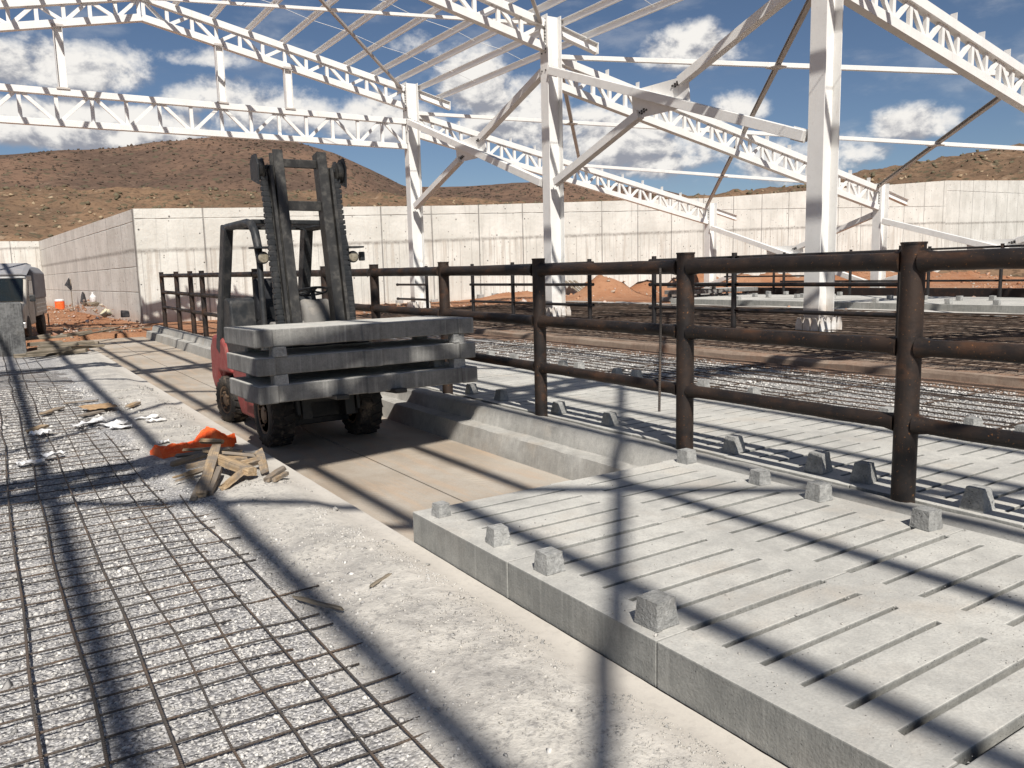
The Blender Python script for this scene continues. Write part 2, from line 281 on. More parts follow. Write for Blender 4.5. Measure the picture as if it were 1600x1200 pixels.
# ------------------------------------------------------------------ mesh helpers
class MB:
    def __init__(s): s.v = []; s.f = []
    def add(s, vs, fs):
        k = len(s.v); s.v += [tuple(map(float, p)) for p in vs]; s.f += [tuple(i + k for i in f) for f in fs]; return s
    def box(s, c, size, rot=None, taper=1.):
        c = Vector(c); h = Vector(size) / 2; vs = []
        for z in (-1, 1):
            k = taper if z > 0 else 1.
            for x, y in ((-1, -1), (1, -1), (1, 1), (-1, 1)):
                p = Vector((x * h.x * k, y * h.y * k, z * h.z)); p = rot @ p if rot is not None else p; vs.append(c + p)
        return s.add(vs, [(3, 2, 1, 0), (4, 5, 6, 7), (0, 1, 5, 4), (1, 2, 6, 5), (2, 3, 7, 6), (3, 0, 4, 7)])
    def mm(s, x0, x1, y0, y1, z0, z1): return s.box(((x0 + x1) / 2, (y0 + y1) / 2, (z0 + z1) / 2), (x1 - x0, y1 - y0, z1 - z0))
    def frame(s, a, b, up=(0, 0, 1)):
        a, b = Vector(a), Vector(b); d = (b - a).normalized(); u = Vector(up); r = d.cross(u)
        if r.length < 1e-4: r = d.cross(Vector((0, 1, 0)))
        r.normalize(); return a, b, d, r, r.cross(d).normalized()
    def sweep(s, a, b, poly, up=(0, 0, 1)):
        """closed section poly [(right, up)] swept a->b"""
        a, b, d, r, u = s.frame(a, b, up); n = len(poly)
        vs = [a + r * p[0] + u * p[1] for p in poly] + [b + r * p[0] + u * p[1] for p in poly]
        fs = [(i, (i + 1) % n, (i + 1) % n + n, i + n) for i in range(n)] + [tuple(range(n - 1, -1, -1)), tuple(range(n, 2 * n))]
        return s.add(vs, fs)
    def beam(s, a, b, w_, h_, up=(0, 0, 1)):
        w_ /= 2; h_ /= 2; return s.sweep(a, b, [(-w_, -h_), (w_, -h_), (w_, h_), (-w_, h_)], up)
    def ibeam(s, a, b, w_, h_, t1, t2, up=(0, 0, 1)):
        W, H = w_ / 2, h_ / 2; q = t2 / 2
        return s.sweep(a, b, [(-W, -H), (W, -H), (W, -H + t1), (q, -H + t1), (q, H - t1), (W, H - t1), (W, H), (-W, H), (-W, H - t1), (-q, H - t1), (-q, -H + t1), (-W, -H + t1)], up)
    def chan(s, a, b, w_, h_, t_, up=(0, 0, 1)):
        W, H = w_ / 2, h_ / 2; return s.sweep(a, b, [(-W, -H), (W, -H), (W, -H + t_), (-W + t_, -H + t_), (-W + t_, H - t_), (W, H - t_), (W, H), (-W, H)], up)
    def tube(s, pts, r, n=10, cap=True):
        pts = [Vector(p) for p in pts]; rs = r if isinstance(r, (list, tuple)) else [r] * len(pts); k0 = len(s.v); ref = None; vs = []
        for i, p in enumerate(pts):
            d = (pts[min(i + 1, len(pts) - 1)] - pts[max(i - 1, 0)]).normalized()
            if ref is None: ref = d.orthogonal().normalized()
            ref = (ref - d * ref.dot(d)).normalized(); bi = d.cross(ref)
            for j in range(n):
                a = 2 * math.pi * j / n; vs.append(p + (ref * math.cos(a) + bi * math.sin(a)) * rs[i])
        fs = [(i * n + j, i * n + (j + 1) % n, (i + 1) * n + (j + 1) % n, (i + 1) * n + j) for i in range(len(pts) - 1) for j in range(n)]
        if cap: fs += [tuple(range(n - 1, -1, -1)), tuple(range((len(pts) - 1) * n, len(pts) * n))]
        return s.add(vs, fs)
    def lathe(s, prof, c, axis=(1, 0, 0), n=32):
        """prof [(r, t)] round axis through c"""
        ax = Vector(axis).normalized(); u = ax.orthogonal().normalized(); v = ax.cross(u); c = Vector(c); vs = []
        for r, t_ in prof:
            for j in range(n):
                a = 2 * math.pi * j / n; vs.append(c + ax * t_ + (u * math.cos(a) + v * math.sin(a)) * r)
        m = len(prof); fs = [(i * n + j, (i + 1) * n + j, (i + 1) * n + (j + 1) % n, i * n + (j + 1) % n) for i in range(m - 1) for j in range(n)]
        fs += [tuple(range(n)), tuple(range((m - 1) * n + n - 1, (m - 1) * n - 1, -1))]
        return s.add(vs, fs)
    def prism(s, poly, axis, lo, hi):
        """poly 2d in the two other axes, extruded along axis index"""
        n = len(poly)
        def P(p, t_): q = list(p); q.insert(axis, t_); return q
        vs = [P(p, lo) for p in poly] + [P(p, hi) for p in poly]
        return s.add(vs, [(i, (i + 1) % n, (i + 1) % n + n, i + n) for i in range(n)] + [tuple(range(n - 1, -1, -1)), tuple(range(n, 2 * n))])
    def build(s, name, m, parent=None, bevel=0., smooth=False, seg=2, jitter=0., **k):
        vs = s.v
        if parent is not None:
            base = parent['_o'] if '_o' in parent else (0, 0, 0)
            o_ = Vector(base); vs = [(p[0] - o_.x, p[1] - o_.y, p[2] - o_.z) for p in vs]
            loc = (0, 0, 0)
        else:
            a = np.array(s.v); o_ = Vector(((a[:, 0].min() + a[:, 0].max()) / 2, (a[:, 1].min() + a[:, 1].max()) / 2, a[:, 2].min())) if 'origin' not in k else Vector(k['origin'])
            vs = [(p[0] - o_.x, p[1] - o_.y, p[2] - o_.z) for p in vs]; loc = o_
        if jitter: vs = [tuple(c_ + random.uniform(-jitter, jitter) for c_ in p) for p in vs]
        me = bpy.data.meshes.new(name); me.from_pydata(vs, [], s.f); me.validate(); me.update()
        import bmesh
        bm = bmesh.new(); bm.from_mesh(me); bmesh.ops.recalc_face_normals(bm, faces=bm.faces); bm.to_mesh(me); bm.free()
        me.materials.append(m); o = bpy.data.objects.new(name, me); C.objects.link(o); o.location = loc
        if parent is not None: o.parent = parent; o['_o'] = tuple(parent['_o']) if '_o' in parent else (0, 0, 0)
        if smooth:
            me.polygons.foreach_set('use_smooth', [True] * len(me.polygons))
            if smooth != 'all':
                try: me.set_sharp_from_angle(angle=math.radians(40))
                except Exception: pass
        if bevel:
            b = o.modifiers.new('bevel', 'BEVEL'); b.width = bevel; b.segments = seg; b.limit_method = 'ANGLE'; b.angle_limit = math.radians(35)
        return o
def tag(o, label, cat, group=None):
    o['label'] = label; o['category'] = cat
    if group: o['group'] = group
    return o
def thing(name, label, cat, loc, group=None):
    o = bpy.data.objects.new(name, None); C.objects.link(o); o.location = loc; o.empty_display_size = .2; o['_o'] = tuple(loc)
    return tag(o, label, cat, group)
def struct(o, kind='structure'): o['kind'] = kind; return o
def copy_tree(o, loc=None, rotz=None, parent=None):
    c = o.copy(); C.objects.link(c)
    if parent: c.parent = parent
    for ch in list(o.children): copy_tree(ch, parent=c)
    if loc is not None: c.location = loc
    if rotz is not None: c.rotation_euler.z = rotz
    return c
ORD = ['first', 'second', 'third', 'fourth', 'fifth', 'sixth', 'seventh', 'eighth', 'ninth', 'tenth', 'eleventh', 'twelfth', 'thirteenth', 'fourteenth', 'fifteenth', 'sixteenth']

# numpy value noise
def vnoise(x, y, seed=0):
    xi = np.floor(x).astype(np.int64); yi = np.floor(y).astype(np.int64); xf = x - xi; yf = y - yi
    def h(a, b):
        n = (a * 374761393 + b * 668265263 + seed * 1274126177) & 0xffffffff; n = ((n ^ (n >> 13)) * 1274126177) & 0xffffffff
        return ((n ^ (n >> 16)) & 0xffff) / 65535.
    u = xf * xf * (3 - 2 * xf); v = yf * yf * (3 - 2 * yf)
    return (h(xi, yi) * (1 - u) + h(xi + 1, yi) * u) * (1 - v) + (h(xi, yi + 1) * (1 - u) + h(xi + 1, yi + 1) * u) * v
def fbm(x, y, octv=5, seed=0, gain=.5):
    t_, a, s = 0, 1., 0
    for i in range(octv): t_ = t_ + a * vnoise(x * 2 ** i + 13.7 * i, y * 2 ** i + 7.1 * i, seed + i); s += a; a *= gain
    return t_ / s - .5
def sheet(name, X, Y, Z, m, kind='structure', smooth=True):
    ny, nx = X.shape; me = bpy.data.meshes.new(name)
    co_ = np.stack([X, Y, Z], -1).reshape(-1, 3).astype(np.float32)
    i = np.arange(nx * ny).reshape(ny, nx); q = np.stack([i[:-1, :-1], i[:-1, 1:], i[1:, 1:], i[1:, :-1]], -1).reshape(-1, 4)
    me.vertices.add(len(co_)); me.vertices.foreach_set('co', co_.ravel()); me.loops.add(q.size); me.loops.foreach_set('vertex_index', q.ravel().astype(np.int32))
    me.polygons.add(len(q)); me.polygons.foreach_set('loop_start', np.arange(0, q.size, 4, dtype=np.int32)); me.update(calc_edges=True)
    if smooth: me.polygons.foreach_set('use_smooth', np.ones(len(q), bool))
    me.materials.append(m); o = bpy.data.objects.new(name, me); C.objects.link(o)
    if kind: o['kind'] = kind
    return o
def sm(a, b, x): t_ = np.clip((x - a) / (b - a), 0, 1); return t_ * t_ * (3 - 2 * t_)

# ------------------------------------------------------------------ ground
xs = np.unique(np.concatenate([np.linspace(-400, -40, 10), np.linspace(-40, -4, 19), np.arange(-4, 1.9, .15), [1.9, 1.93, 4.5, 4.55], np.arange(4.7, 12, .2), np.arange(12, 60, .4), np.linspace(60, 400, 14)]))
ys = np.unique(np.concatenate([np.linspace(-400, -10, 12), np.arange(-10, 20, .5), np.arange(20, 27.9, .15), [27.9, 28.0], np.arange(28.1, 45, .25), np.arange(45, 80, 1.), np.linspace(80, 400, 12)]))
X, Y = np.meshgrid(xs, ys)
def ground_h(X, Y):
    nb = fbm(X * .9, Y * .9, 5, 3); far = sm(20.5, 23, Y)
    left = np.where(X < 4.5, -.06 - .02 + far * (.06 + .22 * nb) , 0)
    mound = .50 * np.exp(-((X - 3.7) / 1.1) ** 2 - ((Y - 41.5) / 5) ** 2) + .22 * np.exp(-((X - 3.7) / .6) ** 2 - ((Y - 33.5) / 1.6) ** 2) + .2 * sm(44, 50, Y) + .2 * np.exp(-((X - 1.5) / .8) ** 2 - ((Y - 24) / .8) ** 2)
    left = left + np.where(X < 4.5, mound * far * (1 + 1.6 * nb), 0)
    right = np.where(X >= 4.5, -.12 + sm(10.15, 10.3, X) * .235 + sm(10.5, 13, X) * .095 + sm(19, 21, X) * .03, 0)
    rr = np.where(X >= 4.5, sm(10.3, 11, X) * (.05 * nb), 0) + sm(19.5, 22, X) * .12 * fbm(X * .6, Y * .6, 6, 17)
    bank = .0
    for (a, b, s, h) in ((24.0, 28.8, 1.3, 1.05), (30.2, 29.6, 1.8, 1.1), (35, 29, 2.4, .9), (22, 33, 2, .25), (42, 28, 4, .8), (27.0, 29.6, 1.2, .5), (50, 27, 4, .6)):
        bank = bank + h * np.exp(-(((X - a) / s) ** 2 + ((Y - b) / (s * .7)) ** 2)) * (1 + 1.3 * nb + .7 * fbm(X * 2.2, Y * 2.2, 4, 23))
    return left + right + rr + np.where(X > 8, bank, 0)
Z = ground_h(X, Y)
def gh(x, y): return float(ground_h(np.array([x * 1.]), np.array([y * 1.]))[0])
trench = (X > 1.91) & (X < 4.52) & (Y < 27.95); Z = np.where(trench, -.45, Z)
sheet('ground', X, Y, Z, soil_m)

# aggregate and cement bed on the left
def bed_h(X, Y):
    cz = X + 1.3 * fbm(X * 1.1, Y * 1.1, 4, 11); k = sm(.9, 1.3, cz); e = sm(1.68, 1.92, X)
    g = .012 * fbm(X * 40, Y * 40, 3, 5) + .02 * fbm(X * 3, Y * 3, 3, 8); ce = .022 * fbm(X * 5, Y * 5, 5, 9) + .016 * fbm(X * 26, Y * 26, 3, 2)
    return (1 - k) * (g - .012) + k * (ce * (1 - .85 * e) + .004 + .016 * (1 - e)) - .034 * e
xs = np.concatenate([np.linspace(-12, -1.2, 40), np.arange(-1.17, 1.975, .022), [1.98]])
ys = [-3.]
while ys[-1] < 21.4: ys.append(ys[-1] + max(.022, .022 * (ys[-1] / 4) ** 1.3 if ys[-1] > 0 else .15))
X, Y = np.meshgrid(xs, np.array(ys)); Y2 = Y + 0; Z = bed_h(X, Y) - .12 * sm(20.6, 21.4, Y)
sheet('gravel_bed', X, Y2, Z, bed_m)
def scatter(name, px, py, pz, size, m, label, flat=.7):
    n = len(px); base = np.array([(1, 0, 0), (0, 1, 0), (-1, 0, 0), (0, -1, 0), (0, 0, 1), (0, 0, -1)], float)
    tri = np.array([(0, 1, 4), (1, 2, 4), (2, 3, 4), (3, 0, 4), (1, 0, 5), (2, 1, 5), (3, 2, 5), (0, 3, 5)])
    v = base[None] * rng.uniform(.55, 1.25, (n, 6, 1)) + rng.normal(0, .22, (n, 6, 3)); v[..., 2] *= flat
    a = rng.uniform(0, 6.28, n); b = rng.normal(0, .5, n); ca, sa, cb_, sb = np.cos(a), np.sin(a), np.cos(b), np.sin(b)
    x = v[..., 0] * ca[:, None] - v[..., 1] * sa[:, None]; y = v[..., 0] * sa[:, None] + v[..., 1] * ca[:, None]; z = v[..., 2]
    y, z = y * cb_[:, None] - z * sb[:, None], y * sb[:, None] + z * cb_[:, None]
    v = np.stack([x, y, z], -1) * size[:, None, None] + np.stack([px, py, pz], -1)[:, None]
    me = bpy.data.meshes.new(name); me.vertices.add(n * 6); me.vertices.foreach_set('co', v.reshape(-1).astype(np.float32))
    f = (tri[None] + (np.arange(n) * 6)[:, None, None]).reshape(-1); me.loops.add(len(f)); me.loops.foreach_set('vertex_index', f.astype(np.int32))
    me.polygons.add(n * 8); me.polygons.foreach_set('loop_start', np.arange(0, n * 24, 3, dtype=np.int32)); me.update(calc_edges=True)
    me.materials.append(m); o = bpy.data.objects.new(name, me); C.objects.link(o); o['kind'] = 'stuff'; o['label'] = label; o['category'] = 'gravel'; return o
N = 52000
py = 1.9 * np.exp(rng.uniform(0, 1, N) * math.log(14 / 1.9)); px = rng.uniform(-1.3, 1.75, N)
keep = (px > -.06 * py - .25) & ((px + 1.3 * fbm(px * 1.1, py * 1.1, 4, 11)) < rng.normal(1.04, .12, N)); px, py = px[keep], py[keep]
sz = .0062 * (py / 3) ** .55 * np.exp(rng.normal(0, .42, len(px)))
scatter('gravel', px, py, bed_h(px, py) + sz * .05, sz, stone_m, 'loose grey and white crushed stone lying between the steel bars on the left')
N = 11000
py = 1.0 * np.exp(rng.uniform(0, 1, N) * math.log(13)); px = 1.86 - np.abs(rng.normal(0, .34, N)); keep = (fbm(px * 4, py * 4, 3, 21) > -.02) & (px > .7); px, py = px[keep], py[keep]
sz = .0045 * (py / 3) ** .5 * np.exp(rng.normal(0, .45, len(px)))
scatter('cement_crumbs', px, py, bed_h(px, py) + sz * .1, sz, clod_m, 'dry cement crumbs strewn over the pale strip beside the pit')['category'] = 'rubble'

N = 9000; px = rng.uniform(10.4, 55, N); py = rng.uniform(3, 34, N); k_ = (fbm(px * .5, py * .5, 3, 61) > -.02) & ((px > 20.0) | (py > 26)) & ((px > 26.5) | (py > 26) | (px < 20.4)); px, py = px[k_], py[k_]
sz = np.exp(rng.normal(-3.1, .6, len(px)))
clodred = stones('soil_clod', (.30, .13, .065), (.42, .24, .14), (.40, .34, .27)); o = scatter('soil_clods', px, py, ground_h(px, py) + sz * .1, sz, clodred, 'loose red clods and rubble over the dirt past the columns'); o['category'] = 'rubble'
N = 5200; px = rng.uniform(-2, 4.9, N); py = rng.uniform(21.6, 56, N); k_ = (fbm(px * .9, py * .9, 3, 62) > -.03) & ~((px > 1.9) & (py < 28.1)); px, py = px[k_], py[k_]; sz = np.exp(rng.normal(-3.6, .6, len(px)))
o = scatter('soil_clods', px, py, ground_h(px, py) + sz * .1, sz, clodred, 'loose red clods over the dirt beside the shaded wall'); o['category'] = 'rubble'
# pit floor, left pit wall
b = MB(); b.mm(1.985, 2.948, -4, 27.9, -.30, -.22).mm(2.962, 4.02, -4, 27.9, -.30, -.218)
struct(b.build('pit_floor', floor_m, origin=(0, 0, 0)))
struct(MB().mm(1.93, 1.984, -4, 27.9, -.44, -.055).build('pit_side', step_m, origin=(0, 0, 0)))
# stepped kerb on the right of the pit
prof = [(3.99, -.4), (4.0, -.215), (4.035, -.012), (4.05, -.004), (4.185, -.004), (4.192, .0), (4.222, .132), (4.245, .15), (4.33, .156), (4.42, .150), (4.50, .120), (4.50, -.4)]
b = MB(); yy = np.concatenate([np.arange(-4, 14, .12), np.arange(14, 27.6, .4)])
nP = len(prof); vs = []; 
for k, y in enumerate(yy):
    for j, (px_, pz_) in enumerate(prof):
        dx = .010 * (vnoise(np.array(y * 2.3), np.array(j * 3.1), 4) - .5) * (1 if 1 < j < 10 else 0); dz = .012 * (vnoise(np.array(y * 7.3), np.array(j * 5.1), 9) - .5) * (1 if 1 < j < 10 else 0)
        vs.append((px_ + dx, y, pz_ + dz))
fs = [(i * nP + j, i * nP + (j + 1) % nP, (i + 1) * nP + (j + 1) % nP, (i + 1) * nP + j) for i in range(len(yy) - 1) for j in range(nP)]
fs += [tuple(range(nP)), tuple(range(len(vs) - nP, len(vs)))]
b.add(vs, fs); k = b.build('stepped_kerb', step_m, smooth='x', origin=(4.2, 5, -.4)); tag(k, 'pale cast concrete kerb with two steps down into the pit', 'kerb')

# ------------------------------------------------------------------ slatted slabs
def slab_mesh(name, L, W, H, m, slots=5, nzone=2, end=.175, mid=.18, slot=.024, rec=.015, m2=None):
    """grid solid: x cells, y cells; origin at the low x, low y, bottom corner"""
    zone = (L - 2 * end - (nzone - 1) * mid) / nzone; xs_ = [0, end]
    for i in range(nzone): xs_.append(xs_[-1] + zone); xs_.append(xs_[-1] + (mid if i < nzone - 1 else end))
    pitch = W / (slots + 1); ys_ = [0, rec]
    for i in range(slots): c_ = pitch * (i + 1); ys_ += [c_ - slot / 2, c_ + slot / 2]
    ys_ += [W - rec, W]; nx, ny = len(xs_) - 1, len(ys_) - 1
    def solid(i, j):
        if not (0 <= i < nx and 0 <= j < ny): return False
        return not (i % 2 == 1 and (j % 2 == 0))
    b = MB(); idx = {}
    def V(i, j, z):
        if (i, j, z) not in idx:
            x, y = xs_[i], ys_[j]
            if not z and 2 <= j <= 2 * slots + 1: y += -.016 if j % 2 == 0 else .016
            jr = random.Random(i * 100 + j + (7 if nzone == 2 else 0)); jj = .0025
            idx[(i, j, z)] = len(b.v); b.v.append((x + (jr.uniform(-jj, jj) * 2 if 0 < i < nx else 0), y + (jr.uniform(-jj, jj) if 1 < j < ny - 1 else 0), H if z else 0.))
        return idx[(i, j, z)]
    for i in range(nx):
        for j in range(ny):
            if not solid(i, j): continue
            b.f.append((V(i, j, 1), V(i + 1, j, 1), V(i + 1, j + 1, 1), V(i, j + 1, 1))); b.f.append((V(i, j, 0), V(i, j + 1, 0), V(i + 1, j + 1, 0), V(i + 1, j, 0)))
            for (di, dj, p, q) in ((-1, 0, (i, j + 1), (i, j)), (1, 0, (i + 1, j), (i + 1, j + 1)), (0, -1, (i, j), (i + 1, j)), (0, 1, (i + 1, j + 1), (i, j + 1))):
                if not solid(i + di, j + dj): b.f.append((V(*p, 0), V(*q, 0), V(*q, 1), V(*p, 1)))
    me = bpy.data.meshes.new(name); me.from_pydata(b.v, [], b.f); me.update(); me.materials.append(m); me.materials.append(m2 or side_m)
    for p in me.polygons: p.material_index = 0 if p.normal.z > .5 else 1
    return me
def slab(me, loc, label, group, rot=None, bev=.005):
    o = bpy.data.objects.new('concrete_slab', me); C.objects.link(o); o.location = loc
    if rot: o.rotation_euler = rot
    bb = o.modifiers.new('bevel', 'BEVEL'); bb.width = bev; bb.segments = 2; bb.limit_method = 'ANGLE'
    return tag(o, label, 'concrete slab', group)
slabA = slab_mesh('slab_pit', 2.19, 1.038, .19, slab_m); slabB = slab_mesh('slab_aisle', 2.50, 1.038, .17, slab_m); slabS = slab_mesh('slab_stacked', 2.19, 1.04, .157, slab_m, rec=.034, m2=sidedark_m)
names = ['slatted slab at the open end of the row over the pit, nearest the forklift', 'slatted slab over the pit, second back from the forklift end, with three rough cubes by its left edge',
         'slatted slab over the pit nearest the camera, long dark front edge in the foreground', 'slatted slab over the pit at the bottom right corner of the photo']
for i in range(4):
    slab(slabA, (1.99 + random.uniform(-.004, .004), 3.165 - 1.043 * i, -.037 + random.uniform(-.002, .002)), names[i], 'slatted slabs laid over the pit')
nb = 17
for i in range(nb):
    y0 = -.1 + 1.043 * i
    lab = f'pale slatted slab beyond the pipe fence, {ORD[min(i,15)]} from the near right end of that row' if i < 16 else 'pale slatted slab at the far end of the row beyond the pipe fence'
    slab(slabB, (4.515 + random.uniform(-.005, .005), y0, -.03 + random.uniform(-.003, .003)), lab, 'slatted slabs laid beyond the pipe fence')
# far double row
k = 0
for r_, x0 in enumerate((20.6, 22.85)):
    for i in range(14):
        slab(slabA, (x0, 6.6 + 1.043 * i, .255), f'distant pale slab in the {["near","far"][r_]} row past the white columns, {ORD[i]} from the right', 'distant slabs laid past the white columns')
# stack of spare slabs far away
for i in range(3):
    slab(slabS, (22.2 + .05 * i, 22.3 - .1 * i, .26 + .257 * i), f'grey slab in the distant pile past the columns, {["bottom","middle","top"][i]} of the pile', 'distant pile of slabs')
for i in range(2):
    slab(slabS, (24.6 + .05 * i, 22.6 - .1 * i, .26 + .257 * i), f'grey slab in the farther distant pile, {["bottom","top"][i]} one', 'distant pile of slabs')
for i, (x, y, z) in enumerate([(22.4, 22.4, .417), (24.0, 22.4, .417), (22.4, 23.1, .417), (24.0, 23.1, .417), (22.4, 22.3, .674), (24.0, 22.3, .674), (24.8, 22.7, .417), (26.4, 22.7, .417)]):
    o = MB().box((x, y, z + .05), (.12, .12, .10)).build('spacer_block', block_m, bevel=.008); tag(o, 'small grey spacer between the slabs of the distant pile', 'spacer block', 'spacers in the distant pile')

# ------------------------------------------------------------------ spacer cubes
def spacer(x, y, z, s, rz, label, group, style=0, tilt=0., h=None):
    h = h or s * .88; b = MB(); n = 7; vs = []; fs = []
    k = random.randint(0, 9999)
    def disp(p):
        q = Vector(p); r = random.Random(hash((round(p[0], 3), round(p[1], 3), round(p[2], 3), k)))
        rough = 1.0 if p[1] < -.45 or (style == 1 and p[0] < -.45) else .18
        return q + Vector((r.uniform(-1, 1), r.uniform(-1, 1), r.uniform(-1, 1))) * .026 * rough
    idx = {}
    def V(p):
        key = tuple(round(c_, 4) for c_ in p)
        if key not in idx:
            q = disp(p); tp = 1 - (.16 if style < 2 else .32) * (q.z + .5); idx[key] = len(b.v); b.v.append((q.x * s * tp, q.y * s * tp, (q.z + .5) * h))
        return idx[key]
    g = [i / (n - 1) - .5 for i in range(n)]
    for i in range(n - 1):
        for j in range(n - 1):
            a0, a1, c0, c1 = g[i], g[i + 1], g[j], g[j + 1]
            for fx in ((lambda u, v: (u, v, .5)), (lambda u, v: (v, u, -.5)), (lambda u, v: (.5, u, v)), (lambda u, v: (-.5, v, u)), (lambda u, v: (v, .5, u)), (lambda u, v: (u, -.5, v))):
                b.f.append((V(fx(a0, c0)), V(fx(a1, c0)), V(fx(a1, c1)), V(fx(a0, c1))))
    me_o = b.build('spacer_block', block_m, origin=(0, 0, 0), smooth='x'); me_o.location = (x, y, z); me_o.rotation_euler = (tilt, 0, rz)
    return tag(me_o, label, 'spacer block', group)
T = .153
L1 = [(2.09, 4.03, .085, 'rough grey concrete cube on the far left corner of the slabs over the pit'), (2.10, 3.42, .10, 'rough concrete cube by the left slab edge, second from the open end'),
      (2.09, 2.95, .108, 'rough concrete cube by the left slab edge, third from the open end'), (2.10, 2.235, .125, 'largest rough concrete cube by the left slab edge, nearest the camera')]
for x, y, s, lab in L1: spacer(x, y, T, s, random.uniform(-.12, .12), lab, 'rough cubes along the left slab edge')
L2 = [(4.12, 4.07, .105, 'pale concrete cube at the foot of the middle fence post on the slab corner'), (4.07, 3.37, .10, 'shaded grey cube standing inside the fence between two fence posts'),
      (4.06, 2.92, .115, 'speckled concrete cube inside the fence left of the near fence post'), (4.05, 2.255, .115, 'concrete cube with an orange stained top at the foot of the near fence post')]
for x, y, s, lab in L2: spacer(x, y, T, s, random.uniform(-.15, .15), lab, 'rough cubes along the inner side of the fence')
L3 = [(4.66, 8.09, .12, 1), (4.67, 7.45, .12, 2), (4.66, 6.36, .12, 2), (4.65, 5.56, .12, 1), (4.67, 4.12, .13, 2), (4.66, 3.36, .14, 2), (4.66, 3.02, .13, 1), (4.62, 2.28, .135, 2), (4.63, 1.9, .12, 1), (4.68, 9.5, .12, 1)]
for i, (x, y, s, st) in enumerate(L3): spacer(x, y, .143, s, random.uniform(-.2, .2), f'wedge shaped concrete block just outside the fence foot, {ORD[i]} counted towards the near end' , 'wedge blocks along the outer side of the fence', 2, h=s * .95)
L4 = [(6.73, 3.0), (6.76, 3.41), (6.70, 4.13), (6.80, 5.73), (6.86, 6.52), (6.92, 7.74), (6.86, 8.05), (6.95, 8.98), (6.90, 9.3), (6.9, 10.6), (6.9, 11.3), (6.88, 12.7)]
for i, (x, y) in enumerate(L4): spacer(x, y, .143, .125, random.uniform(-.3, .3), f'small block on the gravel side slab edge beyond the fence, {ORD[i]} from the right', 'blocks along the gravel side of the slabs', random.choice((0, 2)))
k = 0
for i in range(14):
    for xo in (.12, 2.05, 2.4, 4.3):
        if random.random() < .6: continue
        o = MB().box((20.6 + xo, 6.9 + i * 1.043 + random.uniform(-.2, .2), .445 + .065), (.14, .14, .13)).build('spacer_block', block_m, bevel=.01, jitter=.008); tag(o, 'tiny spacer block on the distant slabs past the columns', 'spacer block', 'tiny blocks on the distant slabs')

N = 2600; px = rng.uniform(2.0, 4.17, N); py = .6 + 3.55 * rng.uniform(0, 1, N); k_ = fbm(px * 3, py * 3, 3, 71) > .03; px, py = px[k_], py[k_]; sz = .0022 * np.exp(rng.normal(0, .5, len(px)))
scatter('cement_crumbs', px, py, .153 + sz * .2, sz, clod_m, 'tiny cement crumbs and grit scattered over the slabs above the pit')['category'] = 'rubble'
# ------------------------------------------------------------------ rebar mats
def bar_pts(a, b, step, wob, zf=None, seed=0):
    a, b = np.array(a), np.array(b); n = max(2, int(np.linalg.norm(b - a) / step) + 1); out = []
    for i in range(n):
        t_ = i / (n - 1); p = a + (b - a) * t_
        q = float(vnoise(np.array(t_ * n * step * 1.1 + seed * 3.3), np.array(seed * 7.7), 2)) - .5
        q2 = float(vnoise(np.array(t_ * n * step * 1.4 + seed * 5.1), np.array(seed * 2.7), 6)) - .5
        d = b - a; pr = np.array([-d[1], d[0], 0]); pr = pr / (np.linalg.norm(pr) + 1e-9)
        p = p + pr * q * wob * 2 + np.array([0, 0, q2 * wob * .8]); out.append(p)
    return out
mt = thing('rebar_mesh', 'rusty steel bar grid laid over grey gravel in the left foreground', 'steel mesh', (.3, 6, 0))
LX = [-1.15, -.95, -.76, -.57, -.38, -.19, 0.005, .185, .385, .545, .735, .905, 1.06]
for i, x in enumerate(LX):
    y1 = 20.8 if i < 11 else (9.5, 6.0, 3.3)[i - 11]; zz = (.024 if i < 10 else .012) if i != 9 else .008
    p = bar_pts((x + .0, -.9, zz), (x - (.05 if x > 0 else 0), y1, zz + .004), .35, .018, seed=i + 1)
    MB().tube([(q[0], q[1], max(q[2], .002)) for q in p], .0062 if i < 9 else .0046, 7).build('bar', rebar_m, mt, smooth='all')
y = -.2; j = 0
while y < 19.5 and j < 92:
    x1 = 1.02 + random.uniform(-.25, .25) + (.25 if y < 3.2 else 0)
    if y > 9: x1 = min(x1, 1.0)
    p = bar_pts((-1.5 if y < 4 else -.9, y + .05 - .04, .018), (x1, y + random.uniform(-.03, .03), .014), .16, .013, seed=40 + j)
    MB().tube([(q[0], q[1], q[2] - .005 - .010 * (q[0] > .85)) for q in p], .0046, 6).build('cross_bar', rebar_m, mt, smooth='all')
    y += (.152 if y < 6 else .225) * random.uniform(.86, 1.12); j += 1
# mats on the right gravel strip and over the soil round the columns
def mat_obj(x0, x1, y0, y1, sx_, sy_, z, r, m, label, skew=0.):
    b = MB(); x = x0; k = 0
    zf = (lambda q: z - .095 * (1 - float(sm(10.5, 13, q)))) if x0 > 10 else (lambda q: z)
    while x < x1:
        b.tube([(q[0], q[1], q[2] - z + zf(q[0]) + .03) for q in bar_pts((x, y0, z), (x + skew, y1, z), 1.6, .05, seed=300 + k)], r, 4, False); x += sx_ * random.uniform(.85, 1.15); k += 1
    y = y0
    while y < y1:
        b.tube([(q[0], q[1], q[2] - z + zf(q[0])) for q in bar_pts((x0, y, z), (x1, y + random.uniform(-.1, .1), z), 1.2, .04, seed=500 + k)], r, 4, False); y += sy_ * random.uniform(.85, 1.15); k += 1
    o = b.build('rebar_mesh', m, origin=(x0, y0, z)); return tag(o, label, 'steel mesh')
mat_obj(7.25, 10.0, -2, 26, .23, 1.1, .035, .009, farbar_m, 'steel bar grid on the gravel strip between the slabs and the stained kerb')
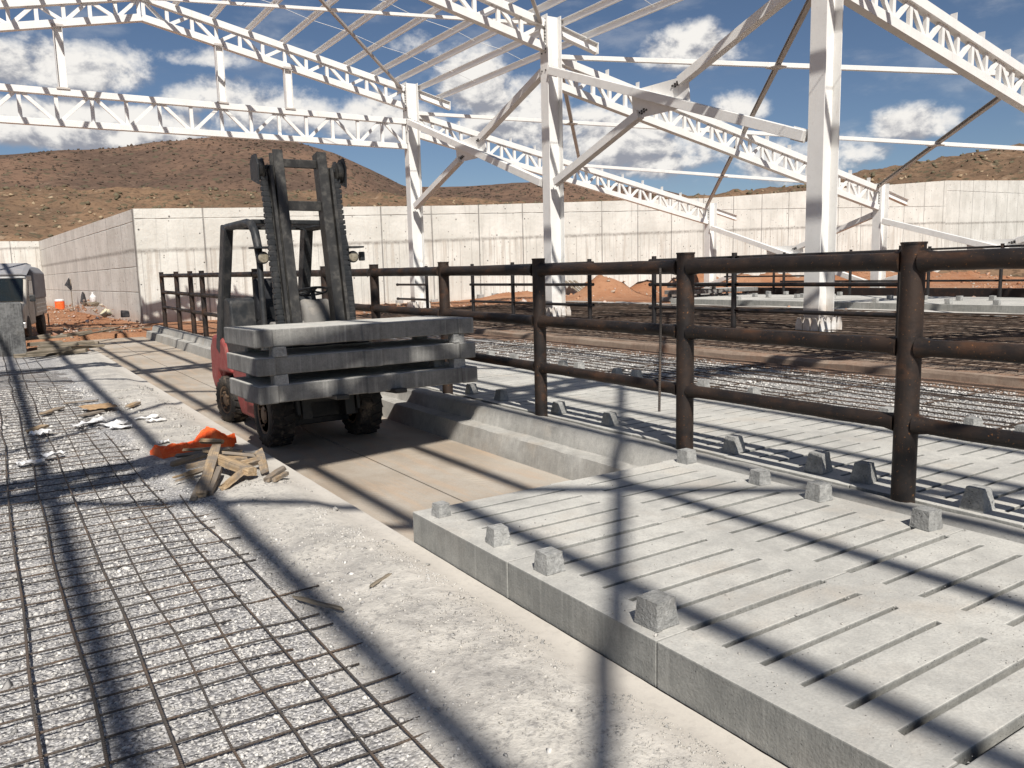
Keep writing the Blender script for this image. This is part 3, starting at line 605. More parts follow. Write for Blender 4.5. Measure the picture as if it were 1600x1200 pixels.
mat_obj(10.5, 19.6, -4, 26.5, .20, .26, .275, .010, farbar_m, 'dense dark rusty bar grid round the feet of the white columns')
X, Y = np.meshgrid(np.arange(7.03, 10.2, .06), np.concatenate([np.arange(-3, 14, .07), np.arange(14, 27, .2)])); Z = .015 + .03 * fbm(X * 4, Y * 4, 5, 6) + .03 * sm(9.6, 10.2, X)
sheet('gravel_strip', X, Y, Z, gravel_m)
N = 16000; py = 1.5 * np.exp(rng.uniform(0, 1, N) * math.log(10)); px = rng.uniform(7.08, 9.9, N); sz = .011 * (py / 3) ** .3 * np.exp(rng.normal(0, .3, N))
scatter('gravel', px, py, .02 + .03 * fbm(px * 4, py * 4, 5, 6) + sz * .2, sz, stone_m, 'pale crushed stone in the strip beyond the pipe fence')
b = MB(); yy = np.concatenate([np.arange(-3, 15, .3), np.arange(15, 27, .8)])
vs = []; prof = [(10.12, -.1), (10.14, .12), (10.17, .150), (10.24, .155), (10.30, .14), (10.30, -.1)]; nP = 6
for y in yy:
    for j, (a, c_) in enumerate(prof): vs.append((a + .05 * (float(vnoise(np.array(y * .9), np.array(j * 1.), 3)) - .5), y, c_ + .03 * (float(vnoise(np.array(y * 1.9), np.array(j * 2.), 5)) - .5)))
b.add(vs, [(i * nP + j, i * nP + (j + 1) % nP, (i + 1) * nP + (j + 1) % nP, (i + 1) * nP + j) for i in range(len(yy) - 1) for j in range(nP)] + [tuple(range(nP)), tuple(range(len(vs) - nP, len(vs)))])
tag(b.build('kerb', kerb_m, origin=(10.3, 10, 0)), 'low red stained concrete kerb along the far side of the gravel strip', 'kerb')
# cement strip in front of the far slabs
X, Y = np.meshgrid(np.arange(19.4, 20.62, .2), np.arange(4, 27, .4)); sheet('cement_strip', X, Y, .27 + .07 * fbm(X, Y, 4, 3) - .0 * X, clod_m)
struct(MB().mm(25.1, 26.0, 4, 26, .0, .40).build('far_path', step_m, origin=(25, 5, 0)))

# ------------------------------------------------------------------ concrete walls
def wall(p0, p1, z0, tops, th, m, label):
    """tops: [(distance along, height)]"""
    p0, p1 = Vector((*p0, 0)), Vector((*p1, 0)); L = (p1 - p0).length; n = 24; b = MB(); vs = []
    for i in range(n + 1):
        t_ = i / n; zt = float(np.interp(L * t_, [q[0] for q in tops], [q[1] for q in tops]))
        for (y, z) in ((0, z0), (0, zt), (th, zt), (th, z0)): vs.append((L * t_, y, z))
    b.add(vs, [(i * 4 + j, i * 4 + (j + 1) % 4, (i + 1) * 4 + (j + 1) % 4, (i + 1) * 4 + j) for i in range(n) for j in range(4)] + [(0, 1, 2, 3), (n * 4, n * 4 + 1, n * 4 + 2, n * 4 + 3)])
    o = b.build('concrete_wall', m, origin=(0, 0, 0)); o.location = p0; o.rotation_euler.z = math.atan2((p1 - p0).y, (p1 - p0).x); return tag(o, label, 'wall')
wall((5.0, 34.5), (62.6, 34.5), -.5, [(0, 4.33), (13.9, 4.76), (31.7, 5.62), (57.6, 7.66)], .35, wall_a, 'long bright cast concrete retaining wall behind the forklift and columns')
wall((62.6, 34.5), (104, 40), -.3, [(0, 7.66), (42, 9.9)], .35, wall_c, 'tall panelled concrete wall at the far right beyond the bend')
wall((3.35, 66), (5.002, 34.86), -.5, [(0, 4.5), (31, 4.33)], .33, wall_b, 'shaded concrete wall running away on the left from the bright corner')
wall((-40, 66.02), (3.34, 66.02), -.3, [(0, 4.4), (44, 4.5)], .35, wall_a, 'distant bright concrete wall above the parked truck on the left')

# ------------------------------------------------------------------ hills
def prof_interp(az_, pts): a = np.array(pts); return np.interp(az_, a[:, 0], a[:, 1])
def hill(name, azs, rs, fn, m):
    A, Rr = np.meshgrid(np.radians(azs), rs); Xh = Rr * np.sin(A); Yh = Rr * np.cos(A); Zh = fn(np.degrees(A), Rr, Xh, Yh); sheet(name, Xh, Yh, Zh, m)
def hill_mat(name, base, dark, pale, sc, bush):
    t = mat(name, 1., spec=.1); P = t.pos; n1 = t.noise(P, sc, 7, .65); n2 = t.noise(P, sc * 7, 5, .7)
    c = t.mix(t.ramp(n1, .38, .64), dark, base); c = t.mix(t.ramp(n2, .56, .72, 0, .7), c, pale); c = t.mix(t.ramp(t.voro(P, bush), .18, .32, .75, 0), c, (.085, .08, .05))
    c = t.mix(t.ramp(t.noise(P, sc * 22, 5, .75), .50, .62, 0, .75), c, tuple(v * .5 for v in dark))
    return fin(t, c, t.m('ADD', n2, n1), 1.2 / max(sc * 60, 1))
far_m = hill_mat('hill_far', (.185, .115, .078), (.105, .07, .052), (.22, .155, .11), .010, .11)
near_m = hill_mat('hill_near', (.23, .145, .088), (.14, .092, .06), (.32, .24, .165), .05, .45)
MAIN = [(-90, .12), (-30, .13), (-5, .138), (1.4, .1385), (4.7, .147), (7.5, .150), (10.2, .158), (13.3, .1655), (17.3, .168), (19, .163), (21, .153), (24.4, .124), (25.7, .112), (28, .110), (31.9, .112), (35.5, .116), (38, .111), (39.9, .107), (43.6, .099), (44.6, .094), (46, .087), (50, .078), (60, .06), (90, .06)]
def main_h(a, r, X, Y):
    e = prof_interp(a, MAIN) - .004; n = fbm(X * .008, Y * .008, 6, 31, .6); s = sm(230, 760, r) ** 1.15
    return r * e * (s * (1 + .0)) * (1 - .75 * sm(800, 1100, r)) + (n * 22 - 16 * np.abs(fbm(X * .011 + 3, Y * .011, 5, 37, .6))) * s * (1 - sm(640, 790, r) * .75) + np.where(r < 300, 0, 0)
hill('far_hills', np.arange(-90, 100, .35), np.concatenate([np.linspace(200, 840, 90), np.linspace(860, 1100, 8)]), main_h, far_m)
NEAR = [(-90, .10), (-10, .10), (1.2, .098), (8.1, .096), (14, .097), (24.3, .093), (27, .088), (33, .082), (42, .080), (47, .079), (50, .083), (53, .089), (56, .096), (59, .103), (62, .110), (65, .1155), (70, .12), (90, .13)]
def near_h(a, r, X, Y):
    e = prof_interp(a, NEAR); n = fbm(X * .035, Y * .035, 6, 51); n2 = fbm(X * .3, Y * .3, 4, 77)
    s = sm(62, 190, r); low = 2.2 * sm(64, 80, r)
    return -1.5 + 1.5 * sm(60, 75, r) + (r * e + 1.0) * s * (1 - .35 * sm(215, 330, r)) + low * (1 - s) + (n * 7 * s - 5 * s * np.abs(fbm(X * .06, Y * .06, 5, 57, .6)) + n2 * 1.6) * sm(66, 90, r)
hill('near_hills', np.arange(-90, 100, .3), np.concatenate([np.linspace(66, 230, 110), np.linspace(234, 330, 14)]), near_h, near_m)
N = 9000; a = rng.uniform(-3, 70, N); r = rng.uniform(240, 760, N); xx, yy_ = r * np.sin(np.radians(a)), r * np.cos(np.radians(a)); sz = rng.uniform(.3, 1.15, N) * (r / 500)
t = mat('far_scrub', 1.); fs_m = fin(t, (.085, .062, .046)); o = scatter('scrub', xx, yy_, main_h(a, r, xx, yy_) + sz * .2, sz, fs_m, 'dark scrub dots over the far brown hill'); o['category'] = 'scrub'
# scrub and rocks on the near hills: uncountable
N = 2400; a = rng.uniform(-3, 70, N); r = rng.uniform(70, 215, N); xx, yy_ = r * np.sin(np.radians(a)), r * np.cos(np.radians(a)); zz = near_h(a, r, xx, yy_); sz = rng.uniform(.12, .55, N) * (r / 140)
t = mat('scrub_leaf', 1.); scrub_m = fin(t, t.mix(t.noise(t.pos, .2, 3), (.085, .08, .048), (.17, .135, .085)))
o = scatter('scrub', xx, yy_, zz + sz * .2, sz, scrub_m, 'low dry scrub bushes dotting the tan slope above the wall'); o['category'] = 'scrub'
N = 1500; a = rng.uniform(-3, 70, N); r = rng.uniform(80, 200, N); xx, yy_ = r * np.sin(np.radians(a)), r * np.cos(np.radians(a)); k_ = fbm(xx * .05, yy_ * .05, 3, 90) > .05; a, r, xx, yy_ = a[k_], r[k_], xx[k_], yy_[k_]
sz = rng.uniform(.15, .6, len(a)); t = mat('hill_rock', 1.); rock_m = fin(t, t.mix(t.noise(t.pos, .3, 3), (.28, .20, .12), (.42, .33, .22)))
o = scatter('rocks', xx, yy_, near_h(a, r, xx, yy_) + sz * .1, sz, rock_m, 'broken tan rocks on the slope above the wall'); o['category'] = 'rocks'

# ------------------------------------------------------------------ steel frame
X1, X2, XR, XL = 13.38, 28.75, 4.62, -4.25
FY = {'far': 26.95, 'mid': 18.35, 'near': 9.75, 'over': .22, 'back': -8.3}
def column(x, y, z0, z1, label, group, b_=.34, h_=.47):
    t_ = thing('steel_column', label, 'column', (x, y, z0), group)
    b = MB(); b.ibeam((x, y, z0 + .02), (x, y, z1), b_, h_, .018, .012, up=(1, 0, 0)); b.build('shaft', white_m, t_)
    MB().mm(x - .34, x + .34, y - .26, y + .26, z0 - .02, z0 + .02).build('base_plate', white_m, t_)
    for sx_ in (-1, 1):
        for dy in (-.22, -.11, 0, .11, .22):
            p = [(x + sx_ * .235, z0 + .02), (x + sx_ * .33, z0 + .02), (x + sx_ * .335, z0 + .16), (x + sx_ * .29, z0 + .25), (x + sx_ * .235, z0 + .32)]
            q = [(a_, c_) for a_, c_ in p]
            MB().prism(q, 1, y + dy - .008, y + dy + .008).build('stiffener', white_m, t_)
    for sy in (-1, 1):
        for dx in (-.22, -.07, .08, .22):
            p = [(y + sy * .152, z0 + .02), (y + sy * .25, z0 + .02), (y + sy * .255, z0 + .18), (y + sy * .152, z0 + .30)]
            MB().prism(p, 0, x + dx - .008, x + dx + .008).build('stiffener', white_m, t_)
        # welded pointed cover plates
    for dy in (-.17, 0, .17):
        MB().prism([(y + dy - .075, z0 + .02), (y + dy + .075, z0 + .02), (y + dy + .075, z0 + .17), (y + dy + .035, z0 + .30), (y + dy - .035, z0 + .30), (y + dy - .075, z0 + .17)], 0, x - .362, x - .350).build('foot_plate', white_m, t_)
    for dx in (-.26, -.09, .09, .26):
        MB().prism([(x + dx - .075, z0 + .02), (x + dx + .075, z0 + .02), (x + dx + .075, z0 + .17), (x + dx + .035, z0 + .30), (x + dx - .035, z0 + .30), (x + dx - .075, z0 + .17)], 1, y - .288, y - .276).build('foot_plate', white_m, t_)
    return t_
def boltrows(parent, x, y, zs, dy=(-.10, .10), s=.02):
    b = MB()
    for z in zs:
        for d in dy: b.box((x, y + d, z), (.03, s * 1.6, s * 1.6))
    o = b.build('bolts', bolt_m, parent); return o
COL = {}
for key, lab in (('far', 'white steel column at the left end of the inner row, joined to the horizontal tie truss'), ('mid', 'white steel column in the middle of the picture, second of the inner row'), ('near', 'largest white steel column, nearest right, its top out of the picture')):
    c_ = COL[key] = column(X1, FY[key], .24, 8.32, lab, 'inner row of tall white columns')
    boltrows(c_, X1 - .245, FY[key], np.arange(7.35, 8.25, .085), (-.085, .085)); boltrows(c_, X1 + .245, FY[key], np.arange(6.4, 7.4, .085), (-.085, .085))
    boltrows(c_, X1 - .245, FY[key], (6.2, 6.6, 6.9, 7.0) if key == 'far' else (6.9,), (-.085, .085))
for key, lab in (('far', 'short white steel column under the lower end of the far lean-to truss'), ('mid', 'short white steel column under the lower end of the nearer lean-to truss')):
    c_ = COL['o' + key] = column(X2, FY[key], .24, 4.50, lab, 'outer row of short white columns'); boltrows(c_, X2 - .245, FY[key], np.arange(3.55, 4.35, .1), (-.085, .085))
for key in ('over', 'back'): column(X1, FY[key], .24, 8.32, 'white steel column of the bay behind the camera', 'columns behind the camera')
for key in ('over', 'back', 'near', 'mid', 'far'): column(XL - .2, FY[key], -.05, 8.25, 'white steel column on the opposite side of the nave', 'columns on the opposite side of the nave')
column(X2, FY['near'], .24, 4.50, 'short white column standing outside the right edge', 'columns outside the picture')

def truss(label, a_top, b_top, depth, panel, group, ch=.20, cw=.20, wm=.10, cleats=0, ext=None, skip_last=0):
    """plane truss in a y=const plane; a_top,b_top = centre lines of the top chord"""
    a, b_ = Vector(a_top), Vector(b_top); t_ = thing('roof_truss', label, 'truss', tuple(a), group); D = Vector((0, 0, -depth))
    nrm = (0, 1, 0)
    for nm, off in (('top_chord', Vector()), ('bottom_chord', D)):
        p, q = a + off, b_ + off; m_ = MB(); tt = .014
        # T shaped chord: flange out, web in
        sgn = 1 if nm == 'top_chord' else -1; H = ch / 2; W = cw / 2
        m_.sweep(p, q, [(-W, -H), (W, -H), (W, -H + tt), (-W + tt, -H + tt), (-W + tt, H - tt), (W, H - tt), (W, H), (-W, H)] if False else [(-W, -H), (W, -H), (W, H), (-W, H)], up=(0, 0, 1))
        m_.build(nm, white_m, t_, bevel=.004, seg=1)
    L = (b_ - a).length; n = max(2, round(L / panel)); d = (b_ - a) / n; ins = Vector((0, 0, ch / 2 - .01))
    for i in range(n + 1):
        p = a + d * min(max(i, .08), n - .08); m_ = MB(); m_.beam(p - ins, p + D + ins, wm, wm * .8, up=(0, 1, 0)); m_.build('upright', white_m, t_)
        if i < n:
            p0, p1 = (a + d * (i + .10), a + D + d * (i + .90)) if i % 2 == 0 else (a + D + d * (i + .10), a + d * (i + .90))
            s_ = 1 if p0.z > p1.z else -1
            m_ = MB(); m_.beam(p0 - ins * s_, p1 + ins * s_, wm, wm * .7, up=(0, 1, 0)); m_.build('diagonal', white_m, t_)
    for i in range(cleats):
        p = a + (b_ - a) * ((i + .5) / cleats) + Vector((0, 0, ch / 2 + .08)); MB().beam(p - Vector((0, .07, 0)), p + Vector((0, .07, 0)), .014, .20).build('purlin_cleat', white_m, t_)
    return t_
ZR, ZE = 9.90, 8.10      # top chord centre heights at ridge and eave
slope = (ZR - ZE) / (X1 - .25 - XR)
tr_lab = {'far': ('far', 'above the tie truss'), 'mid': ('second', 'meeting the middle column'), 'near': ('third', 'meeting the nearest column'), 'over': ('fourth', 'passing over the camera'), 'back': ('fifth', 'behind the camera')}
for key in FY:
    y = FY[key]; n1_, n2_ = tr_lab[key]
    truss(f'white sloping truss, right half of the {n1_} nave frame, {n2_}', (XR, y, ZR), (X1 - .25, y, ZE), .60, .72, 'nave roof trusses')
    truss(f'white sloping truss, left half of the {n1_} nave frame, {n2_}', (XR - .02, y, ZR), (XL, y, ZR - slope * (XR - XL)), .60, .72, 'nave roof trusses')
    # eave stub outside the column
    e = thing('eave_bracket', f'short white I-beam stub outside the top of the {n1_} frame column', 'beam', (X1 + .25, y, 7.9), 'eave stubs'); MB().ibeam((X1 + .25, y, 7.99), (14.95, y, 7.68), .18, .27, .014, .01).build('beam', white_m, e)
    MB().box((14.955, y, 7.68), (.016, .2, .30)).build('end_plate', white_m, e)
lt = {'far': 'far white lean-to truss sloping down to the short far column', 'mid': 'white lean-to truss sloping down right from the middle column', 'near': 'nearest lean-to truss crossing the top right corner', 'over': 'lean-to truss outside the picture beside the camera'}
for key in ('far', 'mid', 'near', 'over'):
    truss(lt[key], (X1 + .25, FY[key], 7.22), (X2 - .25, FY[key], 4.30), .68, .60, 'lean-to roof trusses', cleats=13)
    e = thing('eave_bracket', f'short stub beam outside the low end of the lean-to, {tr_lab[key][0]} frame', 'beam', (X2 + .25, FY[key], 4.0), 'low eave stubs'); MB().ibeam((X2 + .25, FY[key], 4.17), (30.5, FY[key], 3.84), .18, .24, .014, .01).build('beam', white_m, e)
# tie truss of the end frame with struts
tie = truss('long horizontal white tie truss crossing above the forklift mast', (XL, FY['far'], 6.93), (X1 - .25, FY['far'], 6.97), .86, .90, None, ch=.18); tie.name = 'tie_truss'
for i, x in enumerate((-.1, 2.36, 6.78, 8.93)):
    zt = ZR - slope * abs(x - XR) - .60 - .05; s_ = thing('hanger_post', f'white vertical strut between tie truss and roof truss, {ORD[i]} from the left', 'strut', (x, FY['far'], 7.02), 'struts on the tie truss')
    MB().ibeam((x, FY['far'], 7.08), (x, FY['far'], zt), .20, .24, .012, .01, up=(1, 0, 0)).build('post', white_m, s_); MB().box((x, FY['far'], 7.05), (.34, .26, .05)).build('foot_plate', white_dull, s_); MB().box((x, FY['far'], zt + .0), (.30, .24, .06)).build('head_plate', white_dull, s_)
# purlins
PR = [6.66, 7.74, 8.84, 9.93, 11.0, 12.0, 12.78, 13.64, 14.54]; PL = [5.6, 3.7, 2.9, 2.0, 1.1, .27, -.79, -1.85, -2.73, -3.8]
for side, arr in (('right', PR), ('left', PL)):
    for i, x in enumerate(arr):
        z = 10.05 - slope * abs(x - XR) + .0; b = MB(); b.chan((x, 27.2, z), (x, -9.5, z), .075, .18, .010)
        # span laps at each frame
        o = b.build('purlin', galv_m, origin=(x, 9, z)); tag(o, f'thin white roof purlin of the {side} nave slope, {ORD[i]} down from the ridge', 'purlin', 'nave purlins')
# sag rods
for bi, y in enumerate((24.2, 21.2, 15.4, 12.4, 6.6, 3.6)):
    o = MB().tube([(x, y + .15 * (i % 2), 10.05 - slope * abs(x - XR) + .02) for i, x in enumerate([5.0] + PR)], .008, 5).build('sag_rod', white_m); tag(o, f'thin white tie rod across the nave purlins, {ORD[bi]} from the far end', 'tie rod', 'roof tie rods')
# braces
def brace(name, label, a, b_, w_, group, m=white_m, plate_at=None, psize=(.5, .3), cat='brace', T_=False):
    t_ = thing(name, label, cat, tuple(a), group); mb = MB()
    if T_: mb.chan(a, b_, w_, w_, .012)
    else: mb.beam(a, b_, w_, w_)
    mb.build('bar', m, t_, bevel=.006, seg=1)
    for p in (a, b_):
        d = (Vector(b_) - Vector(a)).normalized(); q = Vector(p) + d * (.15 if p == a else -.15); MB().beam(q - d * .17, q + d * .17, .02, w_ * 1.25).build('end_plate', m, t_)
    return t_
# nave roof bracing
pairs = [('far', 'mid', 'farthest bay'), ('mid', 'near', 'middle bay'), ('near', 'over', 'nearest bay'), ('over', 'back', 'rear bay')]
def zt(x): return ZR - slope * abs(x - XR) - .02
for k1, k2, lab in pairs:
    ya, yb = FY[k1] + (.85 if k1 == 'over' else 0), FY[k2]
    for side, xe in (('right', X1 - .3), ('left', XL)):
        brace('roof_brace', f'slim diagonal roof brace rising to the ridge, {side} slope, {lab}', (xe, ya, zt(xe)), (XR, yb, zt(XR)), .085, 'nave roof braces', white_dull, T_=True)
        brace('roof_brace', f'slim diagonal roof brace falling to the eave, {side} slope, {lab}', (XR, ya, zt(XR)), (xe, yb, zt(xe)), .085, 'nave roof braces', white_m, T_=False)
# lean-to roof bracing (two panels wide)
def zl(u): return 7.30 + (4.38 - 7.30) * u
def xl(u): return X1 + .25 + (X2 - X1 - .5) * u
for k1, k2, lab in pairs[:3]:
    ya, yb = FY[k1], FY[k2]
    for (u0, u1) in ((0, .5), (.5, 1)):
        pn = 'upper' if u0 == 0 else 'lower'
        A_, B_ = (xl(u0), ya, zl(u0)), (xl(u1), yb, zl(u1)); C_, D_ = (xl(u1), ya, zl(u1)), (xl(u0), yb, zl(u0))
        brace('lean_to_brace', f'slim lean-to roof brace running right, {pn} panel, {lab}', A_, B_, .115, 'lean-to roof braces', white_m, T_=False)
        brace('lean_to_brace', f'slim greyish lean-to roof brace crossing back, {pn} panel, {lab}', C_, D_, .115, 'lean-to roof braces', white_dull, T_=True)
        cx_, cy_, cz_ = [(A_[i] + B_[i]) / 2 for i in range(3)]
        o = MB().box((cx_, cy_, cz_ - .05), (.42, .42, .02)).build('gusset_plate', white_dull); tag(o, f'small plate where lean-to braces cross, {pn} panel, {lab}', 'plate', 'small gusset plates')
# wall bracing between inner columns
def xbrace(x, k1, k2, zhi, zlo, w_, lab, side, first_far_high=True):
    ya, yb = FY[k1] - .25, FY[k2] + .25; cy_, cz_ = (ya + yb) / 2, (zhi + zlo) / 2
    brace('cross_brace', f'heavy white brace falling towards the camera, {lab}', (x - .115, ya, zhi), (x - .115, yb, zlo), w_, 'heavy wall braces')
    A_, B_ = Vector((x, ya, zlo)), Vector((x, yb, zhi)); d = (B_ - A_).normalized(); M_ = (A_ + B_) / 2
    brace('cross_brace', f'lower piece of the rising white brace, {lab}', tuple(A_), tuple(M_ - d * .70), w_, 'heavy wall braces')
    brace('cross_brace', f'upper piece of the rising white brace, {lab}', tuple(M_ + d * .70), tuple(B_), w_, 'heavy wall braces')
    # hexagonal gusset plate
    g = thing('gusset_plate', f'large pointed white plate where the heavy braces cross, {lab}', 'plate', (x, cy_, cz_), 'large gusset plates')
    e = Vector((0, yb - ya, zlo - zhi)).normalized(); f_ = d; pts = []
    for s_ in (1, -1):
        pts += [M_ + e * .95 * s_ + f_ * .0, M_ + f_ * .62 * s_ + e * .16 * s_, M_ + f_ * .62 * s_ - e * .16 * s_]
    pts = [M_ + e * .95 + f_ * .06, M_ + f_ * .80 + e * .16, M_ + f_ * .80 - e * .16, M_ - e * .95 + f_ * .06, M_ - e * .95 - f_ * .06, M_ - f_ * .80 - e * .16, M_ - f_ * .80 + e * .16, M_ + e * .95 - f_ * .06]
    MB().prism([(p.y, p.z) for p in pts], 0, x - .012, x + .012).build('plate', white_m, g)
    for s_ in (1, -1):
        b = MB()
        for i in range(3):
            for j in range(2): q = M_ + f_ * (.50 + .08 * i) * s_ + e * (.045 - .09 * j); b.box((x - .022, q.y, q.z), (.03, .042, .042))
        b.build('bolts', bolt_m, g)
xbrace(X1 - .08, 'far', 'mid', 6.93, 3.98, .20, 'between far and middle columns', 0)
xbrace(X1 - .08, 'mid', 'near', 6.85, 3.94, .20, 'between middle and nearest columns', 0)
xbrace(X2 - .08, 'far', 'mid', 3.35, .75, .20, 'between the two short columns', 0)
xbrace(X2 - .08, 'mid', 'near', 3.10, .80, .20, 'right of the nearer short column', 0)

# ------------------------------------------------------------------ pipe fences
f = thing('pipe_fence', 'rusty dark steel pipe fence with three rails on the kerb beside the pit', 'fence', (4.4, 2.62, .15))
FP = [-1.1, .75, 2.62, 4.41, 6.35, 8.27, 10.27, 12.2, 14.1, 16.1, 18.4, 20.8, 22.15, 24.0, 26.25]
def ztop(y): return 1.657 + .0065 * max(0, y - 5)
for i, y in enumerate(FP):
    r = .067 if i in (2, 3) else .062; zt_ = ztop(y)
    MB().tube([(4.44, y, .10), (4.44, y, zt_)], r, 28).build('post', pipe_m, f, smooth='x')
    b = MB(); b.lathe([(r + .004, 0), (r + .004, .012), (r - .012, .012)], (4.44, y, zt_ - .008), (0, 0, 1), 28); b.build('post_rim', pipe_m, f, smooth='x')
for i in range(len(FP) - 1):
    y0, y1 = FP[i] + .058, FP[i + 1] - .058
    for k_, (h_, r_) in enumerate(((1.553, .054), (1.062, .050), (.612, .046))):
        za, zb = h_ + ztop(FP[i]) - 1.657, h_ + ztop(FP[i + 1]) - 1.657; n = 13; pts = []; rr = []
        for j in range(n):
            t_ = j / (n - 1); yj = y0 + (y1 - y0) * (t_ if j not in (1, n - 2) else (.045 if j == 1 else .955)); sag = random.uniform(-.002, .002)
            pts.append((4.44 + sag, yj, za + (zb - za) * t_ + sag)); e = min(t_, 1 - t_); rr.append(r_ * (1.26 if e < .01 else 1.18 if e < .06 else 1.0))
        MB().tube(pts, rr, 24).build('rail', pipe_m, f, smooth='x')
# scrap sleeve and hanging wire
b = MB().tube([(4.38, 4.62, 1.55), (4.385, 4.62, 1.1), (4.38, 4.63, .42)], .010, 8); tag(b.build('steel_rod', rebar_m, smooth='x'), 'thin steel rod hanging upright from the fence rails near the middle post', 'rod')
def fence2(label, x, posts, zb, zt_, rails, r=.055, rr=.040, e0=None, e1=None, group='dark pipe pens beyond the gravel'):
    f = thing('pipe_fence', label, 'fence', (x, posts[0], zb), group)
    for y in posts: MB().tube([(x, y, zb), (x, y, zt_)], r, 14).build('post', blackpipe_m, f, smooth='x')
    pts = ([e0] if e0 is not None else []) + list(posts) + ([e1] if e1 is not None else [])
    for i in range(len(pts) - 1):
        for z in rails: MB().tube([(x, pts[i], z), (x, pts[i] + .15, z), (x, pts[i + 1] - .15, z), (x, pts[i + 1], z)], [rr * 1.35, rr, rr, rr * 1.35], 12).build('rail', blackpipe_m, f, smooth='x')
fence2('dark three rail pipe fence in front of the largest white column', 12.75, [13.65, 11.3, 7.72], .2, 1.82, (1.72, 1.18, .66))
fence2('dark three rail pipe fence just left of the middle white column', 12.75, [21.85, 19.55, 16.0], .2, 1.82, (1.72, 1.18, .66))
fence2('short dark pipe fence end at the foot of the left white column', 12.75, [25.0], .2, 1.82, (1.72, 1.18, .66), e1=27.4)
fence2('thin distant pipe fence beyond the far slabs', 25.3, [20.0, 17.2, 14.4, 12.2, 9.4, 6.6], .38, 2.02, (1.93, .93), .05, .034)
fence2('faint distant pipe fence behind the short columns', 27.2, [24.5, 22.0, 19.6], .3, 1.95, (1.86, 1.1, .6), .05, .034)

# ------------------------------------------------------------------ forklift (local coordinates: x right, y away, z up)
FO = Vector((2.93, 8.42, -.22))
fk = thing('forklift', 'worn red and black forklift standing in the pit with slabs on its forks', 'forklift', tuple(FO)); fk['_o'] = (0, 0, 0)
# wheels
def wheel(x, y, r, w_, steer=0., side=-1):
    R_ = Matrix.Rotation(steer, 3, 'Z'); ax = R_ @ Vector((1, 0, 0)); h = w_ / 2
    whl = bpy.data.objects.new('wheel', None); C.objects.link(whl); whl.parent = fk; whl['_o'] = (0, 0, 0)
    prof = [(r * .60, -h * .80), (r * .66, -h * .95), (r * .86, -h), (r * .965, -h * .90), (r, -h * .72), (r, h * .72), (r * .965, h * .90), (r * .86, h), (r * .66, h * .95), (r * .60, h * .80)]
    ty = MB(); ty.lathe(prof, (x, y, r), ax, 44)
    for i in range(22):       # tread lugs
        a = 2 * math.pi * i / 22
        for s_ in (-1, 1):
            a2 = a + (.14 if s_ > 0 else 0); c_ = Vector((x, y, r)) + ax * (s_ * h * .44); rot = R_ @ Matrix.Rotation(a2, 3, 'X') @ Matrix.Rotation(s_ * .32, 3, 'Z')
            d = R_ @ Matrix.Rotation(a2, 3, 'X') @ Vector((0, 0, 1)); ty.box(c_ + d * (r + .004), (h * .86, r * .17, .022), rot)
    ty.build('tyre', rubber_m, whl, smooth='x')
    ri = MB(); s_ = side
    for sd in (-1, 1): ri.lathe([(r * .61, sd * h * .80), (r * .61, sd * h * .86), (r * .57, sd * h * .86), (r * .52, sd * h * .74), (r * .30, sd * h * .76), (r * .26, sd * h * .85), (r * .18, sd * h * .92), (.01, sd * h * .94)], (x, y, r), ax, 32)
    for i in range(6):
        a = i * math.pi / 3; d = R_ @ Matrix.Rotation(a, 3, 'X') @ Vector((0, 0, 1))
        for sd in (-1, 1): ri.lathe([(.014, 0), (.014, sd * .035), (.008, sd * .04)], Vector((x, y, r)) + d * r * .33 + ax * (sd * h * .74), ax, 6)
    ri.build('rim', rim_m, whl, smooth='x'); return whl
wheel(-.50, .02, .335, .27); wheel(.475, .02, .335, .28)
wheel(-.49, 1.80, .28, .22, .16); wheel(.46, 1.80, .275, .22, .16)
# chassis / body, from the side (y, z)
side_poly = [(.42, .18), (.36, .34), (.40, .52), (.34, .66), (.30, .70), (.30, .80), (.55, .84), (1.25, .98), (1.9, 1.02), (2.28, 1.0), (2.42, .86), (2.44, .50), (2.34, .36), (2.16, .34), (2.12, .50), (1.98, .62), (1.80, .66), (1.62, .62), (1.48, .50), (1.44, .30), (1.30, .16)]
b = MB(); b.prism(side_poly, 0, -.52, .53); b.build('body', red_m, fk, bevel=.03, seg=3)
# counterweight bulge
b = MB(); b.prism([(1.52, .62), (1.70, .98), (2.0, 1.10), (2.36, 1.06), (2.52, .90), (2.54, .50), (2.40, .34), (2.22, .36), (2.12, .60)], 0, -.565, .565); b.build('counterweight', red_m, fk, bevel=.06, seg=4, smooth='x')
b = MB(); b.mm(-.48, .48, .10, .42, .16, .60).mm(-.20, .20, -.05, .3, .25, .50); b.build('front_frame', dark_m, fk, bevel=.01)
b = MB(); b.prism([(.80, .74), (.82, 1.10), (.90, 1.16), (1.42, 1.16), (1.46, 1.50), (1.54, 1.54), (2.0, 1.52), (2.12, 1.42), (2.16, 1.0), (1.9, .86)], 0, -.535, .53); b.build('engine_cover', dark_m, fk, bevel=.03, seg=3)
b = MB(); b.prism([(2.12, 1.0), (2.12, 1.38), (2.18, 1.42), (2.34, 1.36), (2.46, 1.05)], 0, -.44, .44); b.build('rear_grille', grey_m, fk, bevel=.02)
b = MB(); b.mm(-.50, .50, .28, .92, .705, .74); b.build('floor_plate', mast_m, fk)
